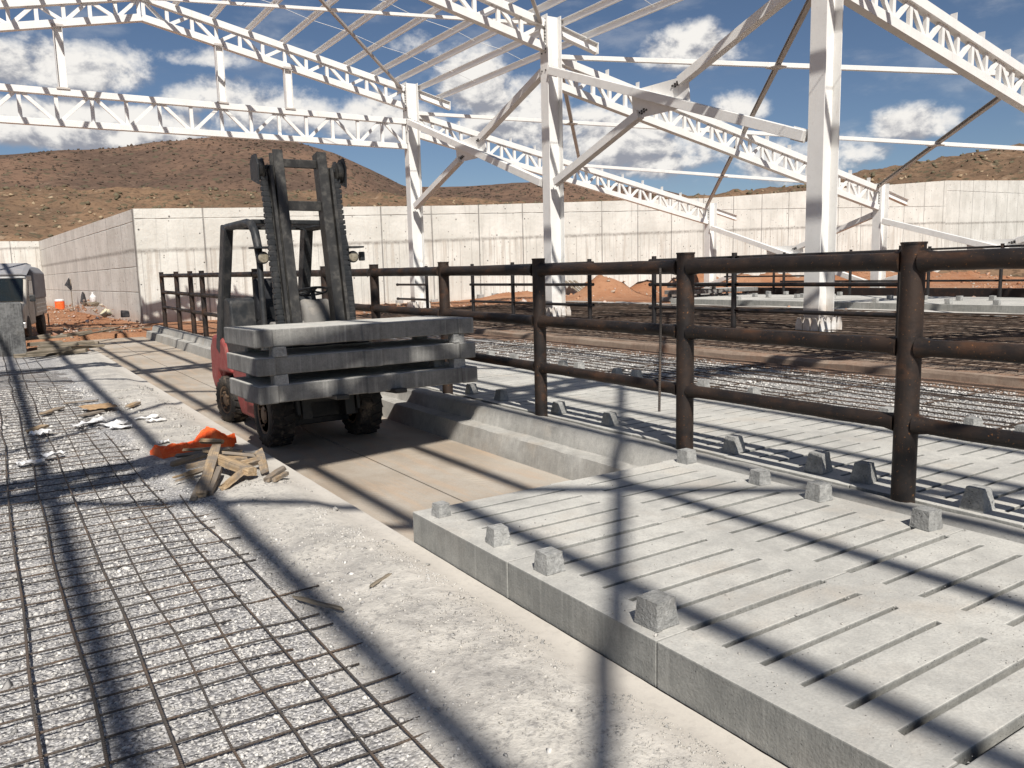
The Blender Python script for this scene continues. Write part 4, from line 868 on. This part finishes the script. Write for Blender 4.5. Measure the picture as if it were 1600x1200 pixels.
# dashboard cowl and steering
b = MB(); b.prism([(.06, .74), (.02, 1.36), (.08, 1.50), (.20, 1.54), (.40, 1.36), (.52, 1.05), (.50, .74)], 0, -.10, .24); b.build('dashboard_cowl', grey_m, fk, bevel=.05, seg=4, smooth='x')
b = MB(); b.mm(-.44, .44, .06, .20, .74, 1.30); b.build('dashboard_panel', grey_m, fk, bevel=.02)
sw = bpy.data.objects.new('steering_wheel', None); C.objects.link(sw); sw.parent = fk; sw['_o'] = (0, 0, 0)
b = MB(); b.tube([(.06, .12, 1.42), (.06, .20, 1.60)], .024, 12); b.build('steering_column', dark_m, sw, smooth='x')
axis = Vector((0, .26, .96)).normalized(); u = Vector((1, 0, 0)); v = axis.cross(u); cc = Vector((.06, .21, 1.61)); b = MB(); ring = [cc + (u * math.cos(a) + v * math.sin(a)) * .17 for a in np.linspace(0, 2 * math.pi, 37)]
b.tube(ring, .014, 10, False); b.build('wheel_rim', seat_m, sw, smooth='all')
b = MB()
for a in (0.5, 2.6, 4.7): b.beam(cc, cc + (u * math.cos(a) + v * math.sin(a)) * .165, .03, .012, up=tuple(axis))
b.lathe([(.04, -.012), (.04, .02), (.02, .03)], cc, axis, 16); b.build('spokes', dark_m, sw)
for i, dx in enumerate((-.14, -.08, -.02)):
    b = MB(); b.tube([(.26 + dx * .4, .34 + dx * .1, 1.2), (.28 + dx * .5, .38, 1.42)], .008, 8); b.lathe([(.004, 0), (.02, .012), (.018, .034), (.004, .045)], (.28 + dx * .5, .38, 1.41), (0, 0, 1), 10); b.build('control_lever', seat_m, fk, smooth='x')
# seat
st = bpy.data.objects.new('seat', None); C.objects.link(st); st.parent = fk; st['_o'] = (0, 0, 0)
b = MB(); b.mm(-.26, .20, .86, 1.36, 1.165, 1.28); b.build('cushion', seat_m, st, bevel=.05, seg=4, smooth='x')
b = MB(); b.prism([(1.28, 1.25), (1.25, 1.40), (1.31, 1.72), (1.36, 1.78), (1.42, 1.74), (1.40, 1.25)], 0, -.26, .20); b.build('backrest', seat_m, st, bevel=.05, seg=4, smooth='x')
# overhead guard
gd = bpy.data.objects.new('overhead_guard', None); C.objects.link(gd); gd.parent = fk; gd['_o'] = (0, 0, 0)
for sx_ in (-1, 1):
    x = sx_ * .50
    pts = [(x * 1.02, .12, .80), (x * 1.0, .16, 1.40), (x * .98, .22, 1.95), (x * .97, .26, 2.10), (x * .97, .34, 2.26), (x * .97, .46, 2.345), (x * .97, .62, 2.37), (x * .97, 1.50, 2.37)]
    MB().tube(pts, [.030, .030, .034, .044, .046, .046, .046, .046], 14).build('front_pillar', dark_m, gd, smooth='x')
    b = MB(); b.sweep((x * 1.03, 2.06, .86), (x * .97, 1.50, 2.38), [(-.055, -.10), (.055, -.10), (.055, .10), (-.055, .10)], up=(0, 1, .3)); b.build('rear_pillar', dark_m, gd, bevel=.02)
for y in (.50, 1.52): MB().beam((-.48, y, 2.375), (.48, y, 2.375), .07, .05).build('cross_member', dark_m, gd, bevel=.01)
for i, x in enumerate((-.36, -.24, -.12, 0, .12, .24, .36)): MB().sweep((x, .50, 2.385), (x, 1.52, 2.385), [(-.022, -.012), (.022, -.012), (.022, .012), (-.022, .012)]).build('roof_bar', dark_m, gd)
MB().beam((.30, 1.62, .95), (.22, 1.50, 2.36), .11, .08).build('rear_post', dark_m, gd, bevel=.01)
# head lamps
for sx_ in (-1, 1):
    hl = bpy.data.objects.new('headlight', None); C.objects.link(hl); hl.parent = fk; hl['_o'] = (0, 0, 0)
    x = sx_ * .50 + .02; b = MB(); b.lathe([(.04, 0), (.062, .03), (.066, .08), (.060, .10)], (x, .20, 1.98), (0, -1, 0), 24); b.build('housing', dark_m, hl, smooth='x'); b = MB(); b.lathe([(.058, .095), (.05, .106), (.01, .110)], (x, .20, 1.98), (0, -1, 0), 24); b.build('lens', lampglass_m, hl, smooth='x')
    MB().box((x, .16, 2.085), (.20, .24, .018)).build('bracket', dark_m, hl); MB().box((x + .12, .16, 1.985), (.055, .07, .10)).build('indicator', dark_m, hl, bevel=.01)
# mast, tilted back
TA = math.radians(-9.5)
def MT(x, y, z):
    c_, s_ = math.cos(TA), math.sin(TA); return (x, -.36 + y * c_ - s_ * (z - .3), .3 + y * s_ + (z - .3) * c_)
ms = bpy.data.objects.new('mast', None); C.objects.link(ms); ms.parent = fk; ms['_o'] = (0, 0, 0)
def mbeam(name, x, y, z0, z1, w_, d_, m=mast_m, par=ms, sect='c', flip=1):
    b = MB(); a, e = MT(x, y, z0), MT(x, y, z1)
    if sect == 'c': W, H, q = w_ / 2, d_ / 2, .022; b.sweep(a, e, [(-H, -W * flip), (-H, W * flip), (-H + q, W * flip), (-H + q, -W * flip + q * flip), (H - q, -W * flip + q * flip), (H - q, W * flip), (H, W * flip), (H, -W * flip)], up=(1, 0, 0))
    else: b.beam(a, e, d_, w_, up=(1, 0, 0))
    return b.build(name, m, par, bevel=.004, seg=1)
XMC = -.038
for s_ in (-1, 1):
    mbeam('outer_rail', XMC + s_ * .305, .11, .42, 2.98, .085, .15, flip=s_)
    mbeam('inner_rail', XMC + s_ * .235, .03, .30, 3.12, .105, .15, flip=s_)
    mbeam('fork_rail', XMC + s_ * .325, -.03, .35, 2.95, .035, .06, sect='b')
    MB().tube([MT(XMC + s_ * .372, .14, .30), MT(XMC + s_ * .372, .14, 1.60)], .032, 14).build('lift_cylinder', dark_m, ms, smooth='x')
    MB().tube([MT(XMC + s_ * .372, .14, 1.6), MT(XMC + s_ * .372, .14, 2.85)], .018, 12).build('piston_rod', chrome_m, ms, smooth='x')
    # chain pulley with a guard on top
    pc = Vector(MT(XMC + s_ * .425, .04, 2.93)); b = MB(); b.lathe([(.10, -.035), (.115, -.03), (.10, -.018), (.10, .018), (.115, .03), (.10, .035)], pc, (1, 0, 0), 24); b.build('pulley', mast_m, ms, smooth='x')
    b = MB(); b.prism([(pc.y - .125, pc.z - .17), (pc.y + .125, pc.z - .10), (pc.y + .13, pc.z + .08), (pc.y + .05, pc.z + .14), (pc.y - .08, pc.z + .14), (pc.y - .14, pc.z + .03)], 0, pc.x + s_ * .045 - .008, pc.x + s_ * .045 + .008); b.build('pulley_guard', dark_m, ms)
    MB().box(MT(XMC + s_ * .40, .04, 2.95), (.13, .05, .04)).build('pulley_bracket', dark_m, ms)
    # ribbed hose guide chain
    ch = MB()
    for i in range(38):
        z = 2.83 - i * .056; off = .004 * math.sin(i * .9); p = MT(XMC + s_ * (.392 + off) , .02, z); ch.box(p, (.078, .05, .042)); ch.box(MT(XMC + s_ * .385, .02, z - .028), (.060, .038, .020))
    ch.build('hose_chain', dark_m, ms, bevel=.003, seg=1)
for nm, y, z, h_, in (('cross_beam', .03, 3.00, .085), ('cross_beam', .03, 2.55, .10), ('cross_beam', .14, .55, .16), ('cross_beam', .14, 1.05, .10)):
    a, e = MT(XMC - .24, y, z), MT(XMC + .24, y, z); b = MB(); b.beam(a, e, .05, h_); b.build(nm, mast_m, ms, bevel=.006)
for s_ in (-1, 1): MB().tube([MT(XMC + s_ * .33, .16, .95), (s_ * .30, .34, .68)], .035, 12).build('tilt_cylinder', dark_m, ms, smooth='x')
# carriage and forks
cg = bpy.data.objects.new('fork_carriage', None); C.objects.link(cg); cg.parent = fk; cg['_o'] = (0, 0, 0)
for z in (.66, 1.02): MB().beam(MT(XMC - .50, -.10, z), MT(XMC + .50, -.10, z), .05, .09).build('carriage_bar', dark_m, cg, bevel=.006)
for s_ in (-1, 1):
    b = MB(); a = Vector(MT(XMC + s_ * .29, -.15, .60)); top = Vector(MT(XMC + s_ * .29, -.15, 1.08)); dirf = Vector((0, -math.cos(TA), -math.sin(TA) * -1)) ; dirf = Vector((0, -1, .055)).normalized()
    b.beam(a, top, .12, .045, up=(0, 1, 0)); b.beam(a + Vector((0, .022, .0)), a + dirf * 1.12, .12, .042); b.build('fork', mast_m, cg, bevel=.008)
    MB().box((s_ * .47, -.02, .72), (.30, .62, .03), Matrix.Rotation(.05, 3, 'X')).build('mudguard', red_m if s_ < 0 else dark_m, fk, bevel=.008)
MB().tube([(-.545, .5, .62), (-.56, .5, .40), (-.56, .9, .38), (-.545, .9, .62)], .016, 8).build('step', dark_m, fk, smooth='x')

# slabs on the forks
SZ = [.455, .745, 1.035 - .05]
tilt = math.radians(-0.9)
st_lab = ['bottom slab of the three carried by the forklift, pale runs down its side', 'middle slab of the three carried by the forklift', 'top slab of the three carried by the forklift, sunlit on top']
z = .457; y0 = 6.93
for i in range(3):
    R_ = Matrix.Rotation(tilt, 4, 'X')
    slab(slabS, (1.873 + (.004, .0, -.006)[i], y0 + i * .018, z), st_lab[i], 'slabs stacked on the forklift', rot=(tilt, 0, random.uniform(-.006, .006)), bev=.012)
    if i < 2:
        for k_, (dx, dy) in enumerate(((.22, .10), (2.02, .10), (.22, .92), (2.02, .92), (1.9, .3))):
            if k_ == 4 and i == 1: continue
            o = MB().box((0, 0, .0445), (.13, .12, .089), taper=.94).build('spacer_block', block_m, bevel=.006, origin=(0, 0, 0), jitter=.004)
            o.location = (1.873 + dx, y0 + dy * math.cos(tilt) - .2 * math.sin(tilt), z + .157 + dy * math.sin(tilt)); o.rotation_euler.x = tilt
            tag(o, f'grey spacer under the {["middle","top"][i]} slab on the forklift, {["near left","near right","rear left","rear right","inner right"][k_]}', 'spacer block', 'spacers between the carried slabs')
    z += .246

# ------------------------------------------------------------------ wood scraps
def stick(a, b_, w_, h_, label, m=wood_m, group='split wood scraps', name='wood_scrap', cat='wood scrap', roll=0.):
    a, b_ = Vector(a), Vector(b_); L = (b_ - a).length; n = 6; mb = MB(); vs = []
    for i in range(n + 1):
        t_ = i / n; k_ = 1 - .10 * abs(2 * t_ - 1) ** 3; jit = lambda s: random.uniform(-s, s)
        for (y, z_) in ((-1, -1), (1, -1), (1.0, .9), (.1, 1.1), (-1, .8)): vs.append((L * (t_ - .5) + (jit(.014) if i in (0, n) else 0), y * w_ / 2 * k_ + jit(.0025), z_ * h_ / 2 * k_ + jit(.0025)))
    q = 5; mb.add(vs, [(i * q + j, i * q + (j + 1) % q, (i + 1) * q + (j + 1) % q, (i + 1) * q + j) for i in range(n) for j in range(q)] + [tuple(range(q)), tuple(range(n * q, n * q + q))])
    o = mb.build(name, m, origin=(0, 0, 0)); o.location = (a + b_) / 2; d = (b_ - a).normalized(); o.rotation_mode = 'QUATERNION'; o.rotation_quaternion = d.to_track_quat('X', 'Z') @ Matrix.Rotation(roll, 3, 'X').to_quaternion()
    return tag(o, label, cat, group)
PW = [((1.13,5.62,.02),(1.52,6.62,.13),.085,.03,'long grey split stick leaning over the middle of the wood pile'), ((1.06,5.60,.015),(1.34,6.25,.05),.05,.03,'narrow stick poking out at the lower left of the pile'),
 ((1.20,5.66,.02),(1.42,6.18,.06),.06,.035,'pale stick beside the long grey one, lower left'), ((1.36,5.78,.02),(1.62,6.05,.05),.075,.04,'short chunk lying at the bottom of the pile'),
 ((1.45,6.42,.09),(1.66,5.94,.05),.10,.055,'thick rounded bark chunk in the centre of the pile'), ((1.22,7.05,.05),(1.68,6.72,.09),.07,.022,'flat board across the top of the pile'),
 ((1.30,7.12,.07),(1.62,6.98,.07),.05,.02,'thin lath at the upper edge of the pile'), ((1.50,7.2,.10),(1.66,6.95,.11),.06,.03,'stubby bright piece sticking up at the top of the pile'),
 ((1.52,6.9,.08),(1.80,6.82,.05),.05,.03,'short piece at the top right of the pile'), ((1.40,6.70,.10),(1.85,6.48,.06),.06,.022,'grey board pointing right across the pile'),
 ((1.50,6.40,.08),(1.76,6.46,.05),.055,.03,'square end offcut right of the centre'), ((1.60,6.18,.06),(1.86,6.36,.05),.07,.035,'orange brown chunk right of the centre'),
 ((1.80,6.02,.03),(1.93,6.62,.07),.075,.018,'pale pinkish board standing apart on the right side'), ((1.74,5.78,.02),(1.98,6.04,.03),.06,.03,'split stick lying at the right foot of the pile'),
 ((1.80,5.74,.02),(2.0-.02,5.92,.02),.045,.025,'small grey splinter at the far right foot of the pile'), ((1.22,6.6,.04),(1.50,6.45,.07),.055,.03,'stick on the left flank of the pile'),
 ((1.12,6.85,.03),(1.46,6.85,.06),.05,.03,'weathered stick pointing left from the pile'), ((1.15,6.35,.03),(1.44,6.40,.05),.04,.03,'short block on the left of the pile'), ((1.70,6.95,.03),(1.95,6.78,.03),.03,.02,'grey sliver pointing right behind the pile'),
 ((1.05,6.42,.015),(1.25,6.5,.02),.015,.012,'thin twig pointing left out of the pile'), ((1.06,6.28,.015),(1.22,6.32,.02),.014,.012,'bent twig at the left foot of the pile')]
PWC = Vector((1.52, 6.3, 0))
for a, b_, w_, h_, lab in PW:
    a2 = Vector(a); b2 = Vector(b_); a2 = Vector((PWC.x + (a2.x - PWC.x) * .82, PWC.y + (a2.y - PWC.y) * .88, a2.z * 1.5)); b2 = Vector((PWC.x + (b2.x - PWC.x) * .82, PWC.y + (b2.y - PWC.y) * .88, b2.z * 1.5)); sh = Vector((-.08, .10, .014))
    stick(a2 + sh, b2 + sh, w_ * .9, h_ * 1.2, lab, roll=random.uniform(-.6, .6))
stick((1.46, 3.60, .015), (1.60, 3.68, .02), .016, .01, 'thin dark splinter lying alone on the cement', oldwood_m)
stick((1.33, 2.91, .012), (1.40, 2.90, .014), .022, .012, 'small bright chip lying near the near left slab edge', wood_m)
stick((1.10, 3.70, .015), (1.24, 3.42, .015), .018, .012, 'grey splinter lying where gravel meets cement', oldwood_m)
stick((.66, 11.6, .03), (1.06, 11.55, .035), .07, .012, 'yellow lath lying beside the cardboard piece', wood_m)
stick((.40, 10.9, .02), (.62, 11.2, .03), .09, .02, 'weathered offcut left of the cardboard piece', wood_m)
stick((1.30, 10.7, .03), (1.45, 10.9, .04), .08, .03, 'small crumpled chip right of the cardboard piece', wood_m)
stick((.22, 9.7, .02), (.38, 9.9, .03), .09, .03, 'brown offcut near the left edge', wood_m)
stick((.75, 10.4, .02), (1.0, 10.55, .03), .09, .02, 'brown stick between papers and cardboard', wood_m)
# cardboard, papers
def crumple(name, c, L, W, h, rz, m, label, cat, seed, nx=12, ny=8, fold=.5, group=None, arch=0.):
    xs_ = np.linspace(-L / 2, L / 2, nx); ys_ = np.linspace(-W / 2, W / 2, ny); Xc, Yc = np.meshgrid(xs_, ys_)
    edge = 1 - .25 * fbm(Xc * 9 + seed, Yc * 9, 2, seed); Xc2, Yc2 = Xc * edge, Yc * edge
    Zc = h * np.abs(fbm(Xc * 6 / max(L, .1) + seed, Yc * 5 / max(L, .1), 3, seed)) * 2.2 + arch * np.exp(-(Xc / (L * .2)) ** 2) * (1 - (2 * Yc / W) ** 2)
    ca, sa = math.cos(rz), math.sin(rz); vs = [(Xc2.ravel()[i] * ca - Yc2.ravel()[i] * sa + c[0], Xc2.ravel()[i] * sa + Yc2.ravel()[i] * ca + c[1], Zc.ravel()[i] + c[2]) for i in range(nx * ny)]
    fs = [(j * nx + i, j * nx + i + 1, (j + 1) * nx + i + 1, (j + 1) * nx + i) for j in range(ny - 1) for i in range(nx - 1)]
    b = MB(); b.add(vs, fs); o = b.build(name, m); s_ = o.modifiers.new('solid', 'SOLIDIFY'); s_.thickness = .003; return tag(o, label, cat, group)
crumple('cardboard', (1.0, 10.85, .04), .34, .42, .02, .2, card_m, 'flat brown cardboard piece lying on the gravel', 'cardboard', 3)
for i, (x, y, L, W, r_, lab) in enumerate([(.78, 9.75, .42, .10, .8, 'long white paper strip lying below the cardboard'), (1.0, 9.45, .22, .22, .3, 'crumpled white paper sheet in the middle of the papers'), (1.03, 9.15, .16, .2, 1.2, 'folded white scrap nearest the camera of the middle papers'), (1.35, 9.6, .24, .09, -.1, 'white strip right of the crumpled sheet'), (1.4, 9.35, .2, .08, -.3, 'small white strip at the right end of the papers'), (.33, 9.4, .2, .16, .9, 'white torn scrap near the left edge of the papers'), (.36, 8.1, .18, .14, .4, 'pale scrap under the shadow at the left'), (.16, 7.9, .2, .12, .2, 'greyish torn scrap at the far left'), (1.25, 8.05, .1, .07, .1, 'tiny white chip on the gravel')]):
    crumple('paper_scrap', (x, y, .03), L, W, .05, r_, paper_m, lab, 'paper', 10 + i, 8, 6, group='white paper scraps')
# orange bag
xs_ = np.linspace(0, 1, 34); ys_ = np.linspace(0, 1, 16); U_, V_ = np.meshgrid(xs_, ys_)
wd = .27 + .16 * np.exp(-((U_ - .70) / .16) ** 2) - .07 * np.exp(-((U_ - .36) / .10) ** 2); wd = wd * (1 - .75 * sm(.86, 1., U_))
bx = U_ * .74; by = (V_ - .5) * wd; bz = .015 + (.055 + .11 * np.exp(-((U_ - .68) / .13) ** 2)) * np.sin(np.pi * np.clip(V_, 0, 1)) ** .7 + .055 * np.abs(fbm(U_ * 9, V_ * 5 + 3, 3, 5)) * 2 * (V_ > .02)
rz = math.radians(14); b = MB(); vs = []
for top in (1, 0):
    for i in range(U_.size): x, y, z_ = bx.ravel()[i], by.ravel()[i], (bz.ravel()[i] if top else .008); vs.append((1.10 + x * math.cos(rz) - y * math.sin(rz), 7.48 + x * math.sin(rz) + y * math.cos(rz), z_ + .01))
nx, ny = 34, 16; fs = [(j * nx + i, j * nx + i + 1, (j + 1) * nx + i + 1, (j + 1) * nx + i) for j in range(ny - 1) for i in range(nx - 1)]; fs += [tuple(a + nx * ny for a in f_[::-1]) for f_ in fs]
loop = [i for i in range(nx)] + [j * nx + nx - 1 for j in range(1, ny)] + [(ny - 1) * nx + i for i in range(nx - 2, -1, -1)] + [j * nx for j in range(ny - 2, 0, -1)]; K = nx * ny
fs += [(loop[i], loop[(i + 1) % len(loop)], loop[(i + 1) % len(loop)] + K, loop[i] + K) for i in range(len(loop))]
b.add(vs, fs); tag(b.build('plastic_bag', orange_m), 'bright orange crumpled plastic bag on the ground beside the wood pile', 'plastic bag')

# ------------------------------------------------------------------ far left things
b = MB(); b.mm(-1.6, .60, 20.9, 22.0, -.05, 1.14); o = b.build('concrete_tank', panel_m, bevel=.02); tag(o, 'dark weathered concrete block standing in front of the truck at the left edge', 'concrete block')
# timber heap
TH = []
for i in range(15):
    x, y = random.uniform(.75, 1.75), random.uniform(19.2, 22.6); a = random.uniform(-.5, .5); L = random.uniform(.5, 1.1); zz = .05 + .07 * (i % 4)
    stick((x - L / 2 * math.cos(a), y - L / 2 * math.sin(a), zz), (x + L / 2 * math.cos(a), y + L / 2 * math.sin(a), zz + random.uniform(0, .08)), random.uniform(.10, .18), random.uniform(.05, .09), 'grey weathered board in the heap beside the dark concrete block', oldwood_m, 'boards heaped beside the concrete block', 'timber_board', 'board')
# truck
tk = thing('truck', 'dusty cream pickup truck with grey canvas top parked behind the concrete block', 'truck', (.3, 27, 0)); tk.rotation_euler.z = math.radians(-9); tk['_o'] = (0, 0, 0)
# local: x right, y away, front at y=-2.4
b = MB(); b.prism([(-2.45, .42), (-2.45, .92), (-2.35, 1.0), (-1.75, 1.06), (-1.25, 1.72), (-1.15, 1.78), (-.25, 1.80), (-.2, .42)], 0, -.82, .82); b.build('cab', truck_m, tk, bevel=.05, seg=3)
b = MB(); b.sweep((0, -1.78, 1.10), (0, -1.31, 1.69), [(-.74, -.006), (.74, -.006), (.70, .010), (-.70, .010)], up=(0, -.75, .6)); b.build('windscreen', glass_m, tk)
b = MB(); b.sweep((0, -1.30, 1.70), (0, -1.22, 1.78), [(-.80, -.006), (.80, -.006), (.78, .02), (-.78, .02)], up=(0, -.7, .6)); b.build('visor_strip', silver_m, tk)
b = MB(); b.prism([(-1.18, 1.15), (-.35, 1.15), (-.38, 1.62), (-1.0, 1.64), (-1.30, 1.2)], 0, .815, .832); b.build('door_window', glass_m, tk)
b = MB(); b.prism([(-1.20, .55), (-.32, .55), (-.32, 1.10), (-1.45, 1.10), (-1.48, .8)], 0, .812, .828); b.build('door', truck_m, tk, bevel=.006)
b = MB(); b.mm(-.84, .84, -.15, 2.4, .62, 1.12); b.build('cargo_bed', truck_m, tk, bevel=.02)
for z_ in (.74, .86, .98): MB().mm(.842, .856, -.1, 2.35, z_ - .018, z_ + .018).build('side_rib', silver_m, tk)
b = MB(); b.prism([(-.86, 1.12), (-.86, 1.85), (-.72, 2.03), (-.4, 2.12), (.4, 2.12), (.72, 2.03), (.86, 1.85), (.86, 1.12)], 1, -.12, 2.42); b.build('canvas_top', tarp_m, tk, bevel=.03, seg=3)
b = MB(); b.sweep((0, -1.30, 1.80), (0, -.10, 2.10), [(-.84, -.02), (.84, -.02), (.72, .04), (-.72, .04)]); b.build('wind_deflector', tarp_m, tk, bevel=.015)
MB().mm(-.86, .86, -2.56, -2.44, .40, .56).build('bumper', silver_m, tk, bevel=.02)
MB().mm(-.78, .78, -2.475, -2.445, .62, .88).build('grille', dark_m, tk)
for sx_ in (-1, 1):
    MB().lathe([(.09, 0), (.09, .03), (.06, .045)], (sx_ * .66, -2.45, .76), (0, -1, 0), 18).build('headlight', lampglass_m, tk, smooth='x')
    MB().box((sx_ * .93, -1.42, 1.16), (.14, .05, .18)).build('wing_mirror', dark_m, tk, bevel=.015)
    for y_ in (-1.75, 1.45):
        wh = bpy.data.objects.new('wheel', None); C.objects.link(wh); wh.parent = tk; wh['_o'] = (0, 0, 0)
        MB().lathe([(.20, -.10), (.32, -.10), (.36, -.07), (.36, .07), (.32, .10), (.20, .10)], (sx_ * .74, y_, .36), (1, 0, 0), 26).build('tyre', rubber_m, wh, smooth='x'); MB().lathe([(.205, -.08), (.12, -.05), (.10, -.09), (.10, .09), (.12, .05), (.205, .08)], (sx_ * .74, y_, .36), (1, 0, 0), 22).build('rim', rim_m, wh, smooth='x')
MB().mm(.845, .87, 2.3, 2.42, .2, .6).build('mud_flap', dark_m, tk)
# orange water cooler
wc = thing('water_cooler', 'orange drinks cooler with white lid on the dirt by the shaded wall', 'cooler', (3.2, 50, gh(3.2, 50)))
MB().lathe([(.20, 0), (.23, .02), (.24, .42), (.22, .44)], (3.2, 50, gh(3.2, 50)), (0, 0, 1), 24).build('tub', orange_m, wc, smooth='x'); MB().lathe([(.24, 0), (.25, .03), (.23, .10), (.1, .12)], (3.2, 50, gh(3.2, 50) + .44), (0, 0, 1), 24).build('lid', paper_m, wc, smooth='x')
# dark hanging cloth on a stick
fl = thing('cloth_on_stick', 'dark cloth draped on an upright stick by the shaded wall', 'stick', (3.80, 50.0, .3))
MB().tube([(3.80, 50, .2), (3.82, 50, 1.75)], .022, 8).build('stick', oldwood_m, fl); b = MB(); b.add([(3.76, 50, 1.85), (3.50, 49.95, 1.42), (3.60, 49.85, 1.36), (3.78, 49.9, 1.12), (3.88, 50.0, 1.20), (3.86, 50.05, 1.5), (3.7, 50.12, 1.4)], [(0, 1, 2), (0, 2, 3), (0, 3, 4), (0, 4, 5), (0, 5, 6), (0, 6, 1), (1, 6, 5, 4, 3, 2)]); b.build('cloth', cloth_m, fl, bevel=.01)
# dark jacket hung against the wall
ox, oy, oz = 3.92, 45.0, gh(3.92, 45); b = MB(); b.add([(ox + a * .9, oy + d, oz + c_ * .8) for a, d, c_ in [(0, 0, 1.0), (-.10, 0, .78), (-.19, -.05, .25), (-.12, -.1, .10), (0, -.15, .2), (.12, -.05, .10), (.19, 0, .25), (.12, .05, .78), (.0, .15, .2)]], [(0, 1, 2, 3, 4), (0, 4, 5, 6, 7), (0, 8, 2, 1), (0, 7, 6, 8), (8, 6, 5, 4, 3, 2)])
tag(b.build('jacket', cloth_m, bevel=.02), 'dark jacket hanging down the shaded wall above the dirt heap', 'jacket')
jg = thing('water_jug', 'white plastic jug on the dirt heap by the shaded wall', 'jug', (4.06, 42.0, gh(4.06, 42))); MB().lathe([(.11, 0), (.14, .04), (.14, .26), (.05, .36), (.045, .42)], (4.06, 42, gh(4.06, 42)), (0, 0, 1), 18).build('body', paper_m, jg, smooth='x'); MB().lathe([(.05, 0), (.05, .04), (.03, .05)], (4.06, 42, gh(4.06, 42) + .415), (0, 0, 1), 14).build('cap', paper_m, jg, smooth='x')
b = MB(); b.lathe([(.05, 0), (.17, .05), (.20, .14), (.13, .24), (.05, .28)], (3.75, 34.6, gh(3.75, 34.6) - .03), (0, 0, 1), 12); tag(b.build('foam_lump', foam_m, jitter=.05, bevel=.02), 'cream coloured lump of foam on the red dirt at the wall foot', 'foam')
b = MB(); b.box((4.45, 34.9, gh(4.45, 34.9) + .12), (.30, .22, .26)); tag(b.build('tub', cloth_m, jitter=.02, bevel=.03), 'dark squat tub at the foot of the wall corner', 'tub')
b = MB(); b.box((3.75, 39.5, gh(3.75, 39.5) + .03), (.5, .4, .12), Matrix.Rotation(.3, 3, 'Z')); tag(b.build('rubbish_heap', oldwood_m, jitter=.09, bevel=.02), 'small heap of grey scraps on the red dirt mound', 'rubbish')
for i, (x0, y0, x1, y1) in enumerate(((2.6, 27.0, 4.2, 27.5), (2.0, 25.2, 3.4, 28.3), (2.2, 28.4, 3.3, 28.2))):
    stick((x0, y0, .05 + .03 * i), (x1, y1, .10), .07, .03, ['dark pole lying across the end of the pit', 'thin pole lying along the red dirt', 'plank lying on the red dirt'][i], oldwood_m, None, 'pole', 'pole')
# forms and scraps against the long wall
for i, (x, h_) in enumerate(((14.0, .42), (14.9, .45), (15.6, .40), (17.85, .52), (18.6, .55), (20.0, .35), (20.6, .4), (21.1, .45), (21.6, .45))):
    o = MB().box((x * 1.145, 34.3, -.1 + h_ / 2 * 1.2), (.34, .14, h_), Matrix.Rotation(random.uniform(-.1, .1), 3, 'Z')).build('form_block', block_m, bevel=.01); tag(o, f'small grey block standing against the bright wall, {ORD[i]} from the left', 'block', 'blocks against the bright wall')
for i in range(3):
    stick((25.6 + i * .3, 34.2, 1.0), (26.1 + i * .3, 33.5, .35), .4, .04, 'grey sheet leaning on the bright wall beside the red mound', oldwood_m, 'sheets leaning on the wall', 'leaning_sheet', 'sheet')
tag(MB().mm(27.6, 27.85, 4, 24, .3, .62).build('steel_beam', blackpipe_m, origin=(27.7, 10, .3)), 'long dark red beam lying beyond the far slabs', 'beam')
for o in list(bpy.data.objects):
    if '_o' in o: del o['_o']
